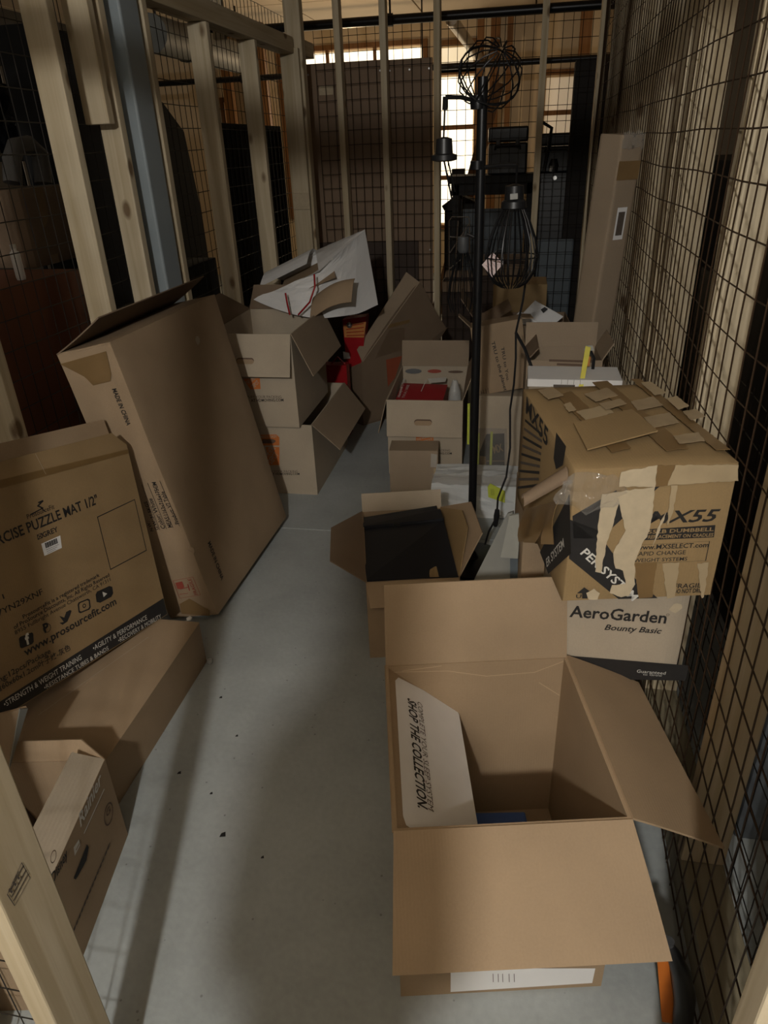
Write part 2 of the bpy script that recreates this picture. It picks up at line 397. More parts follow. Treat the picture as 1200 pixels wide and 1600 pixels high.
    def disc(s, f, c, r, mat, name='printed_mark', e=0.0008, px=True, n=20, parent=None, a0=0, a1=360):
        c = Vector(s.uv(f, *c) if px else c)
        pts = [c+Vector((math.cos(R(a0+(a1-a0)*k/n)), math.sin(R(a0+(a1-a0)*k/n))))*r for k in range(n if a1-a0 >= 360 else n+1)]
        return s.poly(f, pts, mat, name, e, False, parent)
    def ring(s, f, c, r, wd, mat, e=0.0008, px=True, n=20, sx=1.0, parent=None, name='printed_ring'):
        c = Vector(s.uv(f, *c) if px else c)
        pts = [c+Vector((sx*math.cos(2*math.pi*k/n), math.sin(2*math.pi*k/n)))*r for k in range(n)]
        return s.outline(f, pts, wd/1.3, mat, name, e, False, parent)
TG = {}
def text_geo(txt, bold=0.0, shear=0.0):
    k = (txt, bold, shear)
    if k in TG: return TG[k]
    cu = bpy.data.curves.new('t', 'FONT'); cu.body = txt; cu.resolution_u = 2; cu.offset = bold; cu.shear = shear; cu.size = 1.0
    o = bpy.data.objects.new('t', cu); me = bpy.data.meshes.new_from_object(o)
    r = ([tuple(v.co) for v in me.vertices], [tuple(p.vertices) for p in me.polygons])
    bpy.data.objects.remove(o); bpy.data.curves.remove(cu); bpy.data.meshes.remove(me)
    TG[k] = r; return r

# ================================================================== SETTING
fl = empty('floor'); tag(fl, kind='structure')
CONC = concrete()
JY = 2.62
MB().box(-6, 4, -7, JY-0.004, -0.12, 0).build('slab', CONC, fl)
MB().box(-6, 4, JY+0.004, 12, -0.12, 0.0).build('slab', CONC, fl)
MB().box(-6, 4, JY-0.004, JY+0.004, -0.12, -0.004).build('joint_filler', plain('joint_filler', (0.46, 0.46, 0.42), 0.8), fl)
# grey scuffs and a few dark chips on the concrete
for px, py, r in [(348,1305,.006),(280,1208,.004),(345,1090,.0035),(370,1150,.003),(410,1340,.003),(330,1240,.003)]:
    p = atZ(px, py, 0); MB().prism([(p.x-r, p.y-r, 0), (p.x+r*1.4, p.y-r*.4, 0), (p.x+r*.6, p.y+r*1.6, 0), (p.x-r*.8, p.y+r*.7, 0)], (0, 0, .0015)).build('paint_chip', FLATBLACK, fl)

ce = empty('ceiling'); tag(ce, kind='structure')
MB().box(-6, 4, -7, 12, 2.80, 2.9).build('deck', plain('ceiling_deck', (0.10, 0.07, 0.05), .9), ce)
for i in range(-5, 4):
    for j in range(0, 7):
        y0 = -4+j*2.42
        MB().box(i*1.21+.02, i*1.21+1.212, y0, y0+2.40, 2.775, 2.80).build('ceiling_panel', CEIL, ce)
for yy in (5.55,):
    MB().box(-6, 4, yy, yy+.09, 2.60 if yy < 6 else 2.52, 2.775).build('joist', WOOD_BRN, ce)

def wires(name, parent, axis, c, a0, a1, z0, z1, pa, pz, r, mat, wav=0.0, seed=0.0, step=.3):
    """welded wire panel in the plane axis=c; a is the in-plane horizontal coordinate"""
    m = MB()
    def pos(a, z, k=0.0):
        off = wav*(math.sin(a*5.1+z*2.7+seed)+.7*math.sin(z*6.3-a*2.2+seed*2)+.5*math.sin(a*11+z*1.3))
        da = wav*.7*math.sin(z*5.7+a*3+seed); dz = wav*.6*math.sin(a*7+seed)
        return Vector((c+off+k, a+da, z+dz)) if axis == 0 else Vector((a+da, c+off+k, z+dz))
    def wire(pts):
        vs = []; fs = []; n = len(pts)
        d = (pts[-1]-pts[0]).normalized(); u = Vector((1, 0, 0)) if axis == 0 else Vector((0, 1, 0))
        e = d.cross(u).normalized(); cs = [u*r, e*r, -u*r, -e*r]
        for p in pts: vs += [p+x for x in cs]
        for i in range(n-1):
            for k in range(4): fs.append((4*i+k, 4*i+(k+1) % 4, 4*i+4+(k+1) % 4, 4*i+4+k))
        m.add(vs, fs)
    na = int((a1-a0)/pa); nz = int((z1-z0)/pz); sg = max(2, int((z1-z0)/step)); sh = max(2, int((a1-a0)/step))
    for i in range(na+1): wire([pos(a0+i*pa, z0+(z1-z0)*k/sg) for k in range(sg+1)])
    for j in range(nz+1): wire([pos(a0+(a1-a0)*k/sh, z0+j*pz, r*1.6) for k in range(sh+1)])
    o = m.build(name, mat, parent); tag(o, kind='stuff'); return o

# ---- left wall of studs
wl = empty('wall_left'); tag(wl, kind='structure')
XI, XO = -1.40, -1.49
for y in (0.78, 1.06, 1.67, 2.28, 2.895, 3.48, 4.10):
    bevbox('stud', XO, XI, y, y+.038, 0.038, 2.01, WOOD, wl)
bevbox('stud', -1.49, -1.41, 2.60, 2.638, .038, 2.01, WOOD, wl)
zz = atY(160, 194, 2.51).z
bevbox('blocking', -1.49, -1.40, 2.51, 2.548, zz, 2.0, WOOD, wl)
bevbox('corner_post', -1.49, -1.375, 4.80, 4.838, .038, 2.04, WOOD, wl)
bevbox('corner_post', -1.46, -1.36, 4.84, 4.915, .038, 2.77, WOOD, wl)
bevbox('stud', -1.56, -1.50, 3.95, 3.99, 2.0, 2.77, WOOD, wl)
bevbox('nailed_block', -1.485, -1.372, 4.79, 4.802, atY(460, 328, 4.79).z, atY(460, 302, 4.79).z, PAPER, wl)
bevbox('top_plate', XO, XI, 0.60, 4.80, 2.012, 2.095, WOOD_Y, wl)
bevbox('top_plate', -1.45, -1.37, 4.92, 5.15, 2.012, 2.095, WOOD_Y, wl)
bevbox('bottom_plate', XO, XI, 0.56, 5.1, 0, .038, WOOD_OLD, wl)
wires('wire_mesh', wl, 0, -1.497, .60, 5.10, .03, 2.22, .0575, .0875, .0017, WIRE, .004, 1.0)
# ---- back wall
wb = empty('wall_back'); tag(wb, kind='structure')
for x in (-1.225, -.935, -.60, .046):
    bevbox('stud', x, x+.040, 5.10, 5.19, .038, 2.77, WOOD, wb)
bevbox('stud', .385, .43, 5.10, 5.19, .038, 2.77, WOOD, wb)
bevbox('bottom_plate', -1.36, .43, 5.10, 5.19, 0, .038, WOOD_OLD, wb)
wires('wire_mesh', wb, 1, 5.197, -1.38, .50, .03, 2.17, .0575, .0875, .0018, WIRE, .003, 2.0)
# ---- right wall
wr = empty('wall_right'); tag(wr, kind='structure')
for y in (0.50, 1.10, 1.655, 2.245, 2.38, 2.84, 3.43, 4.02, 4.6):
    bevbox('stud', .410, .499, y, y+.040, .09, 2.77, WOOD, wr)
bevbox('bottom_plate', .410, .499, .45, 5.1, 0, .09, WOOD_OLD, wr)
wires('wire_mesh', wr, 0, .400, .455, 5.08, .02, 2.60, .0575, .0875, .0017, WIRE_BR, .0042, 0.4, .22)
wires('wire_mesh', wr, 0, .512, .455, 5.08, .02, 1.0, .0575, .0875, .0014, WIRE, .003, 3.0)
# ---- front wall, beside and behind the camera: door opening with its header
wf = empty('wall_front'); tag(wf, kind='structure')
bevbox('door_jamb', -.665, -.627, .470, .559, 0, 2.01, WOOD, wf)
bevbox('door_jamb', .252, .341, .412, .450, 0, 2.01, WOOD, wf)
bevbox('stud', -.985, -.885, .505, .545, 0, 2.01, WOOD, wf)
bevbox('stud', -1.40, -1.36, .47, .559, 0, 2.01, WOOD, wf)
bevbox('header', -1.45, .35, .45, .54, 2.012, 2.09, WOOD_X, wf)
wires('wire_mesh', wf, 1, .565, -1.4, -.652, .03, 2.6, .0575, .0875, .0013, WIRE, .003, 5.0)
wires('wire_mesh', wf, 1, .46, -.62, .40, 2.10, 2.7, .0575, .0875, .0018, WIRE, .003, 5.0)
# lumber stamp on the near jamb
JM = Carton('lumber_stamp', None, None, (-.646, .5145, 0), (.038, .089, 2.0)); 
for c in list(JM.root.keys()): del JM.root[c]
JM.root.parent = wf
JM.outline('R', [(10,1398),(33,1347),(47,1371),(22,1416)], .0012, INK_SOFT, px=True)
for a, b in [((13,1394),(36,1352)), ((17,1402),(40,1359)), ((20,1408),(43,1366))]: JM.line('R', a, b, .0022, INK_SOFT)
JM.text('R', 'HT', (17,1396), (33,1366), (12,1390), INK_SOFT, .02)

# ---- outer shell of the storage room
wo = MB().box(-5.0, -4.9, -7, 12, 0, 2.8).build('wall_outer_left', OUTER); tag(wo, kind='structure')
wo = MB().box(2.6, 2.7, -7, 12, 0, 2.8).build('wall_outer_right', OUTER); tag(wo, kind='structure')
wo = MB().box(-5, 2.7, -6.1, -6, 0, 2.8).build('wall_behind', PLASTER); tag(wo, kind='structure')
YF = 9.6
wa = MB().box(-5, 2.7, YF, YF+.1, 0, 2.8).build('wall_far', PLASTER); tag(wa, kind='structure')
# far windows, daylit, in brown timber frames
def window(nm, px0, px1, py0, py1, rows, cols, glow=WINDOWLIGHT):
    a = atY(px0, py0, YF); b = atY(px1, py1, YF); x0, x1, z0, z1 = a.x, b.x, b.z, a.z
    e = empty(nm); tag(e, kind='structure'); y = YF
    f = MB(); t = .05
    f.box(x0-t, x1+t, y-.06, y, z1, z1+t); f.box(x0-t, x1+t, y-.06, y, z0-t, z0); f.box(x0-t, x0, y-.06, y, z0, z1); f.box(x1, x1+t, y-.06, y, z0, z1)
    f.build('window_frame', WOOD_BRN, e)
    for r in range(rows):
        for c in range(cols):
            xa = x0+(x1-x0)*c/cols+.018; xb = x0+(x1-x0)*(c+1)/cols-.018; za = z0+(z1-z0)*r/rows+.025; zb = z0+(z1-z0)*(r+1)/rows-.025
            MB().box(xa, xb, y-.02, y-.012, za, zb).build('pane', glow, e)
    for r in range(1, rows): MB().box(x0, x1, y-.05, y, z0+(z1-z0)*r/rows-.025, z0+(z1-z0)*r/rows+.025).build('mullion', WOOD_BRN, e)
    for c in range(1, cols): MB().box(x0+(x1-x0)*c/cols-.018, x0+(x1-x0)*c/cols+.018, y-.05, y, z0, z1).build('mullion', WOOD_BRN, e)
window('window_1', 686, 738, 118, 350, 3, 1)
window('window_2', 440, 664, 84, 330, 2, 3)
DIMLIGHT = emit('shaded_window', (1.0, 0.72, 0.42), .22)
window('window_3', 852, 896, 118, 232, 2, 1, DIMLIGHT)
window('window_4', 352, 378, 160, 300, 2, 1, emit('side_window', (1.0, .8, .5), .7))
window('window_5', 688, 742, 72, 104, 1, 1, emit('transom', (1.0, .8, .5), .75))
window('window_6', 120, 132, 74, 126, 1, 1, emit('gap_window', (1.0, .85, .6), .5))
window('window_7', 44, 66, 158, 180, 1, 1, emit('low_window', (1.0, .85, .6), .7))
# timber posts in the workshop behind
for i, (px, y, wd) in enumerate([(360, 9.2, .11), (415, 9.0, .10), (770, 9.3, .10), (792, 9.3, .06), (748, 9.2, .07), (905, 9.2, .12)]):
    x = atY(px, 180, y).x; o = bevbox('timber_post', x-wd/2, x+wd/2, y, y+wd, 0, 2.77, WOOD_BRN)
    tag(o, ['brown timber post seen between the two left wall studs', 'brown timber post left of the back corner post', 'brown timber post behind the lamp pole in the workshop', 'narrow brown post right behind the wire cage globe', 'brown post beside the bright workshop window', 'brown timber post beside the dim right-hand window'][i], 'post')
for (y, z, lab, r) in [(6.2, 2.33, 'thick black pipe crossing under the ceiling behind the lockers', .032), (8.0, 2.165, 'thin black pipe crossing lower in front of the bright windows', .027)]:
    e = empty('ceiling_pipe'); tag(e, lab, 'pipe')
    MB().tube([(-4.5, y, z), (2.5, y, z)], r, 12).build('pipe_run', BLACKMET, e, True)
    for x in (-2.9, -1.05, .75): MB().tube([(x, y, z-.0), (x, y, 2.79)], .008, 6).build('hanger_rod', BLACKMET, e); MB().tube([(x-.02, y, z), (x+.02, y, z)], r+.01, 12).build('hanger_ring', BLACKMET, e)
d = MB().tube([atY(705, 30, 7.0), atY(752, 95, 9.5)], .05, 10).build('ceiling_duct', plain('foil_duct', (.5, .42, .32), .45, .3), None, True); tag(d, 'pale pipe running away under the ceiling above the lamp', 'duct')
d = empty('air_duct'); tag(d, 'grey sheet metal duct above the left wall behind the steel column', 'duct')
p0 = atX(236, 52, -2.4); MB().tube([p0, p0+Vector((0, 1.5, 0))], .11, 16).build('duct_pipe', GREY, d, True)
MB().tube([p0+Vector((0, .5, 0)), p0+Vector((0, .54, 0))], .118, 16).build('duct_seam', GREY, d)

# steel column among the left studs
c = empty('steel_column'); tag(c, 'blue-grey square steel column standing between the left wall studs', 'column')
bevbox('column_shaft', -1.503, -1.398, 2.72, 2.86, 0.012, 2.79, STEEL, c, .008, 3)
bevbox('base_plate', -1.495, -1.405, 2.73, 2.85, 0, .012, STEEL, c)
# pendant lamp that lights the corridor (behind the camera)
c = empty('pendant_lamp', (KEY[0], KEY[1], KEY[2]+.1)); tag(c, 'bare bulb pendant lamp hanging in the corridor outside the locker', 'lamp')
MB().tube([(0, 0, .02), (0, 0, .40)], .006, 6).build('cord', BLACK, c); MB().lathe([(.02, -.03), (.024, .0), (.012, .03)], 12).build('socket', BLACK, c)

# ================================================================== CARTONS
# ---- big open carton in the foreground
B = Carton('open_shipping_carton', 'large open brown carton in the foreground with all flaps spread', 'box', (-.01, 1.024, 0), (.400, .425, .486), R(12))
B.body(CARD_IN, .006)
B.flap('B', 8, .193, CARD, (0.006, .004), .006)
B.flap('F', 117, .200, CARD, (-.012, -.014), .012)
B.flap('R', 115, .192, CARD_IN, (.0, .0), .008)
lf = B.flap('L', -132, .180, CARD, (.01, .004), 0)
B.poly('fL', [(617,1064),(622,1059),(704,1101),(713,1108),(717,1118),(747,1297),(645,1297),(634,1290),(629,1275)], WHITE, 'printed_panel', .0012, parent=lf)
B.text('fL', 'SHOP THE COLLECTION.', (636,1091), (652,1262), (648,1089), INK, .025, .04, lf, .0022)
B.text('fL', 'COMPLETE YOUR SLEEP SYSTEM', (651,1096), (668,1265), (658,1095), INK_SOFT, 0, .04, lf, .0022)
# crease lines on the inside of the far wall
B.flapf['inB'] = (Vector((-.2, .2065, 0)), Vector((1, 0, 0)), Vector((0, 0, 1)), Vector((0, -1, 0)))
CREASE = plain('crease', (.50, .36, .22), .8)
for a, b in [((608,1050),(700,1048)), ((700,1048),(760,1056)), ((760,1056),(835,1050)), ((835,1050),(880,1033)), ((842,1066),(874,1086)), ((628,1048),(690,1040))]: B.line('inB', a, b, .0016, CREASE, 'crease', .001)
# shipping label low on the near side, peeling tape
B.poly('F', [(704,1530),(704,1549),(925,1535),(930,1512),(704,1512)], WHITE, 'shipping_label', .0012)
for x in (770, 778, 785, 795, 803): B.line('F', (x, 1520), (x+.5, 1533), .0012, INK_SOFT, e=.0018)
# blue packet lying in it
e = empty('blue_packet', (.035, 1.098, .0062), R(10)); tag(e, 'blue printed packet on the bottom of the open carton', 'packet')
bevbox('packet_body', -.085, .06, -.10, .10, 0, .05, BLUE, e, .004)
bevbox('barcode_label', -.02, .0, -.05, .05, .0502, .0508, INK, e, .0001, 1)
for k in range(4): bevbox('text_line', .015+.008*k, .018+.008*k, -.06, .05, .0502, .0506, INK_WHITE, e, .0001, 1)

# ---- puzzle mat carton
P = Carton('puzzle_mat_carton', 'large upright brown carton printed PUZZLE MAT with a black lower band', 'box', (-1.196, 1.4125, .203), (.68, .06, .573), R(77.31), R(9.44), R(-10.87))
P.body(CARD_MAT, .005)
P.flap('B', 6, .085, CARD, (.0, .05), .004)
P.flap('F', -8, .045, CARD_MAT, (.01, .045), .003)
P.flap('R', -75, .07, CARD_MAT, (.01, .01), 0)
def K(x, y): return (x/3.2, 620+y/3.2)
P.poly('F', [K(-40,425), K(640,262), K(645,282), K(-40,470)], plain('kraft_tape', (.19, .115, .045), .35), 'packing_tape', .0007)
P.line('F', K(175,285), K(228,388), .0012, CARD_PALE, 'slit', .0016)
def T(s, a, b, top, mat=INK, bold=.0, sh=0): return P.text('F', s, K(*a), K(*b), K(*top), mat, bold, sh)
T('RCISE PUZZLE MAT 1/2"', (-8,742), (492,532), (-20,690), INK, .018)
T('ProsourceFit', (137,612), (272,558), (132,588), INK, .0)
T('GREY', (214,704), (290,672), (209,679), INK, .02)
P.outline('F', [K(183,690), K(208,680), K(213,705), K(188,716)], .002, INK); P.line('F', K(187,693), K(209,703), .002, INK); P.line('F', K(207,683), K(190,713), .002, INK)
# runner logo: three strokes
P.line('F', K(190,530), K(215,519), .004, INK); P.line('F', K(214,520), K(186,548), .004, INK); P.line('F', K(188,545), K(215,558), .004, INK); P.line('F', K(214,556), K(150,590), .003, INK); P.line('F', K(205,556), K(226,575), .003, INK)
P.poly('F', [K(205,735), K(300,693), K(308,755), K(221,796)], WHITE, 'barcode_label', .001)
for i in range(16):
    t = .06+.052*i; a = (219+t*72, 733-t*31); P.line('F', K(*a), K(a[0]+6, a[1]+26), .0014 if i % 3 else .0024, INK, e=.0016)
for k in range(3): P.line('F', K(228+3*k, 766+9*k), K(292+2*k-10*k, 738+9*k+3*k), .001, INK_SOFT, e=.0016)
P.outline('F', [K(484,600), K(673,511), K(733,769), K(551,866)], .003, INK)
T('ProsourceFit is a registered trademark', (116,1110), (497,897), (112,1090), INK, .012)
T('of ProSource Discounts, Inc. All Rights Reserved', (70,1163), (547,897), (66,1142), INK, .012)
T('8955 Fullbright Avenue Chatsworth, CA 91311', (76,1190), (552,920), (71,1170), INK)
T('www.prosourcefit.com', (125,1298), (582,1035), (116,1258), INK, .02)
T('Packing:12pcs/Package', (-90,1478), (253,1280), (-96,1450), INK, .01)
T('\u6570\u91cf60x60x1.2cm\u53f6\u5b50\u7eb9-\u7070\u8272', (-60,1505), (352,1262), (-66,1478), INK, .01)
T('01', (-30,1035), (22,1008), (-36,1010), INK); T('B07YN29XNF', (-60,1124), (215,985), (-68,1094), INK, .005)
# five icons
P.poly('F', [K(93,1210), K(100,1200), K(158,1178), K(165,1184), K(168,1224), K(160,1236), K(108,1258), K(99,1252)], INK); T('f', (130,1240), (152,1230), (118,1190), INK_WHITE, .04)
P.ring('F', K(234,1156), .0125, .0016, INK); T('P', (222,1180), (248,1166), (212,1138), INK, .04)
P.poly('F', [K(296,1130), K(318,1126), K(296,1096), K(320,1104), K(330,1076), K(348,1066), K(357,1070), K(350,1092), K(336,1124), K(312,1140)], INK)
P.outline('F', [K(387,1040), K(392,1028), K(438,1009), K(448,1014), K(453,1052), K(446,1064), K(402,1082), K(392,1078)], .0042, INK); P.ring('F', K(420,1045), .0062, .0026, INK)
P.poly('F', [K(477,990), K(484,974), K(545,946), K(560,950), K(565,982), K(556,1000), K(500,1030), K(482,1026)], INK); P.poly('F', [K(510,975), K(534,984), K(516,1002)], INK_WHITE, e=.0016)
# black band across the bottom
bq = [P.uv('F', *p) for p in [(256,934), (-60,1133), (-60,1178), (262,961)]]; P.poly('F', [(min(max(a, .002), .678), max(b, .002)) for a, b in bq], INK, 'printed_band', px=False)
for s, a, b, h in [('\u2022AGILITY & PERFORMANCE', (466,1270), (735,1112), (459,1246)), ('\u2022STRENGTH & WEIGHT TRAINING', (22,1552), (407,1312), (12,1526)), ('\u2022RESISTANCE TUBES & BANDS', (222,1466), (542,1264), (214,1446)), ('\u2022RECOVERY & MOBILITY', (592,1230), (805,1105), (584,1210))]:
    P.text('F', s, K(*a), K(*b), K(*h), INK_WHITE, .0, 0, None, .0018)

# ---- long flat carton it stands on
Fb = Carton('flat_carton', 'long low plain brown carton on the floor under the puzzle mat carton', 'box', (-1.183, 1.388, 0), (.44, .62, .160))
soft_box('body', .44, .62, .160, CARD, Fb.root, .001, 1.0); Fb.off = .001
Fb.line('T', (232,996), (60,1118), .0016, CARD_PALE, 'tape_seam', .0008)
Fb.poly('T', [(291,967),(297,963),(301,966),(298,970),(293,971)], INK_WHITE, 'printed_star', .0015)
k = MB().lathe([(.004, 0), (.010, .004), (.012, .012), (.009, .019), (.003, .022)], 12, atZ(323, 1036, 0)+Vector((.012, .0, 0))).build('plastic_bead', clear('clear_knob', (.5, .5, .48), .1, .5), None, True); tag(k, 'small clear plastic knob on the floor at the flat carton corner', 'knob')

# ---- tall carton leaning on the studs
Ch = Carton('tall_table_carton', 'tall wide plain brown carton leaning left, printed MADE IN CHINA', 'box', (-1.087, 2.278, .021), (.196, .755, .99), R(-1.5), R(-11.27))
soft_box('body', .196, .755, .99, CARD, Ch.root, .003, 4.0, 10); Ch.off = .003
def C5(x, y): return (x/3, 350+y/3)
def C6(x, y): return (180+x/2.963, 440+y/2.963)
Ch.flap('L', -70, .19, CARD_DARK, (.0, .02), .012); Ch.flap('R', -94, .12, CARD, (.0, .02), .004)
Ch.text('F', 'MADE IN CHINA', C5(528,772), C5(598,943), C5(548,768), INK, .02)
Ch.text('R', 'MADE IN CHINA', C6(424,1212), C6(487,1385), C6(438,1206), INK, .02)
for i, (s, a, b, h) in enumerate([('Product: V7 Table', (300,1118), (228,968), (284,1126)), ('MEAS:1163x715x175CM', (266,1135), (190,925), (250,1143)), ('Color: White', (236,1140), (172,1000), (220,1148)), ('G.W.:31.5KGS', (206,1146), (150,1015), (192,1152)), ('N.W.:', (180,1152), (160,1105), (168,1158))]):
    Ch.text('F', s, C6(*a), C6(*b), C6(*h), INK, .015)
for a, b in [((300,1130), (208,920)), ((270,1137), (180,928)), ((240,1143), (152,930)), ((210,1148), (125,938))]: Ch.line('F', C6(*a), C6(*b), .0016, INK)
Ch.outline('F', [C6(268,1382), C6(362,1364), C6(398,1448), C6(300,1464)], .0015, INK_RED)
Ch.poly('F', [C6(280,1392), C6(312,1385), C6(322,1412), C6(306,1422), C6(290,1420)], INK_RED); Ch.line('F', C6(308,1420), C6(340,1412), .003, INK_RED); Ch.line('F', C6(338,1398), C6(346,1428), .004, INK_RED)
Ch.text('F', 'FRAGILE', C6(385,1445), C6(352,1372), C6(371,1450), INK_RED, .01); Ch.line('F', C6(300,1445), C6(340,1440), .002, INK_RED)
Ch.poly('F', [C5(285,655), C5(500,595), C5(525,700), C5(520,735), C5(440,755), C5(400,715)], TAPE, 'packing_tape', .001)
Ch.poly('F', [C6(300,1490), C6(345,1465), C6(440,1520), C6(440,1545), C6(310,1535)], TAPE, 'packing_tape', .001)
def crumple(C, px, r, depth=.012, f='R', mat=None, name='torn_patch', seed=0):
    c = Vector(C.uv(f, *px)); vs = [C.P(f, c.x, c.y, depth*.35)]; n = 9; rnd = random.Random(seed)
    for k in range(n):
        a = 2*math.pi*k/n; q = r*(.7+.6*rnd.random()); vs.append(C.P(f, c.x+q*math.cos(a), c.y+q*math.sin(a), .0015))
    mk(name, vs, [(0, 1+k, 1+(k+1) % n) for k in range(n)], mat or CARD, C.root)
crumple(Ch, (307, 532), .016, .006, 'R', CARD_PALE); crumple(Ch, C6(355,1240), .014, .010, 'F', CARD, seed=3)

# ---- moving boxes, left stack
HDW, HDD = .38, .53
def depot(C, f, quad, parent=None):
    """slanted stencil lettering in an orange square"""
    C.poly(f, quad, ORANGE, 'printed_square', .0010, parent=parent)
    q = [Vector(C.uv(f, *p)) for p in quad]  # bl, br, tr, tl
    def at4(u, v): return q[0].lerp(q[1], u).lerp(q[3].lerp(q[2], u), v)
    for s, u0, v0, u1, v1 in [('THE HOME', .06, .42, .72, .92), ('DEPOT', .30, .06, .96, .56)]:
        a = at4(u0, v0); b = at4(u1, v1); C.text(f, s, a, b, None, CARD_PALE, .02, 0, parent, .0016, False, .30*(q[3]-q[0]).length)
L1 = Carton('moving_box', 'pale moving box at the bottom of the left stack, flap hanging open', 'box', (-1.114, 3.295, 0), (HDW, .66, .361), group='printed moving boxes')
L1.body(CARD_PALE, .005)
rf = L1.flap('R', 133, .175, CARD_GREY, (.0, .08), .0)
L1.flap('L', -85, .18, CARD, (0, 0), 0)
def C7(x, y): return (320+x/3, 340+y/3)
depot(L1, 'F', [C7(300,1160), C7(350,1160), C7(350,1075), C7(285,1075)])
L1.poly('F', [C7(262,1018), C7(335,1016), C7(350,1030), C7(350,1068), C7(262,1068)], ORANGE, 'printed_square'); L1.text('F', 'MADE EASY', C7(262,1033), C7(340,1031), C7(262,1021), CARD_PALE, .01, 0, None, .0016)
L1.poly('F', [C7(270,1058), C7(322,1058), C7(332,1050), C7(332,1044), C7(322,1038), C7(270,1038)], INK_BROWN, 'handle_hole', .0016)
L1.text('F', 'SIMPLIFY YOUR PACKING', C7(262,1195), C7(437,1195), C7(262,1184), INK_SOFT); L1.text('F', 'AT HDMOVING.COM', C7(310,1206), C7(445,1206), C7(310,1196), INK, .02)
L2 = Carton('moving_box', 'pale moving box on top of the left stack, end flap hanging down', 'box', (-1.161, 3.193, .362), (HDW, HDD, .43), group='printed moving boxes')
L2.body(CARD_PALE, .005)
ff = L2.flap('F', 160, .185, CARD_PALE, (0, 0), .0)
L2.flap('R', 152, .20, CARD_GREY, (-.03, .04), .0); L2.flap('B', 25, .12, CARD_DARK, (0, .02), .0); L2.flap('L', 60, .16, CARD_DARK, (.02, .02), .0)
# handle hole of the hanging flap
def slot(C, f, c, wpx, hpx, parent):
    x, y = c; a = []
    for k in range(16):
        t = 2*math.pi*k/16; cx = x+math.copysign(wpx/2-hpx/2, math.cos(t))+hpx/2*math.cos(t); a.append((cx, y+hpx/2*math.sin(t)))
    C.poly(f, a, INK_BROWN, 'handle_hole', .0014, parent=parent)
    C.poly(f, [(p[0], p[1]+hpx*.22) if p[1] < y else p for p in a], CARD, 'handle_tab', .0022, parent=parent)
O, u, v, n = L2.flapf['fF']; L2.flapf['in'] = (O, u, v, n)
slot(L2, 'bF', (383, 564), 28, 10, ff)
depot(L2, 'F', [C7(215,805), C7(262,803), C7(258,752), C7(180,755)])
L2.text('F', 'SIMPLIFY YOUR PACKING', C7(175,846), C7(360,846), C7(175,834), INK_SOFT); L2.text('F', 'AT HDMOVING.COM', C7(218,863), C7(370,861), C7(218,850), INK, .02)
# ---- moving box right of the aisle, with the red carton in it
L3 = Carton('moving_box', 'pale open moving box with a red product carton inside', 'box', (-.440, 3.555, 0), (.374, .60, .397), R(1.65), group='printed moving boxes')
L3.body(CARD_PALE, .005)
ff = L3.flap('F', 171, .182, CARD_PALE, (0, 0), .0)
L3.flap('L', 165, .19, CARD_GREY, (.0, .02), .0); L3.flap('R', 20, .12, CARD_GREY, (.02, .02), .0)
bf = L3.flap('B', 12, .14, CARD_GREY, (0, 0), .0)
slot(L3, 'bF', (661, 660), 28, 10, ff)
def ell(C, f, px, rx, ry, mat, parent):
    C.poly(f, [(px[0]+rx*math.cos(2*math.pi*k/14), px[1]+ry*math.sin(2*math.pi*k/14)) for k in range(14)], mat, 'printed_oval', .0015, parent=parent)
L3.flapf['iB'] = L3.flapf['fB']; O, al, dr, nr = L3.flapf['fB']
L3.flapf['iB'] = (O+al*.374-nr*.004, -al, dr, -nr)
ell(L3, 'iB', (646, 580), 13, 4, GREYDK, bf); ell(L3, 'iB', (679, 580), 11, 3, INK_RED, bf); ell(L3, 'iB', (712, 581), 12, 2, INK_BROWN, bf)
depot(L3, 'F', [C7(990,1058), C7(1072,1058), C7(1072,1028), C7(990,1028)])
L3.text('F', 'QUICKLY CUSTOMIZE YOUR PACKING', C7(900,1092), C7(1150,1096), C7(900,1082), INK_SOFT); L3.text('F', 'AT HDMOVING.COM', C7(1020,1108), C7(1158,1110), C7(1020,1098), INK, .02)
rc = Carton('red_carton', 'red product carton lying tilted inside the open moving box', 'box', L3.M @ Vector((-.05, -.02, .225)), (.25, .30, .10), R(-3), 0, R(12))
soft_box('body', .25, .30, .10, RED, rc.root, .001, 2.0, 4); rc.off = .001
rc.text('T', 'Honeywell | Home', (625,621), (633,592), (621,620), INK_WHITE, .02); rc.text('T', 'T10 A / 100SE', (632,622), (640,602), (628,621), INK_WHITE); rc.line('T', (658,612), (666,594), .004, INK_WHITE)
rc.poly('T', [(668,592), (698,590), (696,597), (672,599)], INK_WHITE, 'printed_panel')
pb = MB().lathe([(.035, 0), (.04, .1), (.03, .2), (.012, .26)], 14, L3.M @ Vector((.135, -.1, .18))).build('plastic_pouch', clear('cloudy_pouch', (.6, .6, .58), .3, .55), None, True); tag(pb, 'cloudy plastic pouch beside the red carton in the moving box', 'pouch')
# small plain carton standing before it
sb = Carton('small_carton', 'small plain brown carton on the floor before the right moving box', 'box', (-.462, 3.10, 0), (.232, .13, .222), R(4))
soft_box('body', .232, .13, .222, CARD_GREY, sb.root, .001, 5.0, 5); sb.off = .001
sb.poly('F', [C7(1060,1105), C7(1090,1110), C7(1085,1170), C7(1058,1168)], plain('clear_tape', (.42, .38, .33), .25), 'tape_piece', .001); sb.poly('F', [C7(1073,1175), C7(1088,1175), C7(1086,1260), C7(1073,1268)], TAPE_PALE, 'tape_piece', .001)

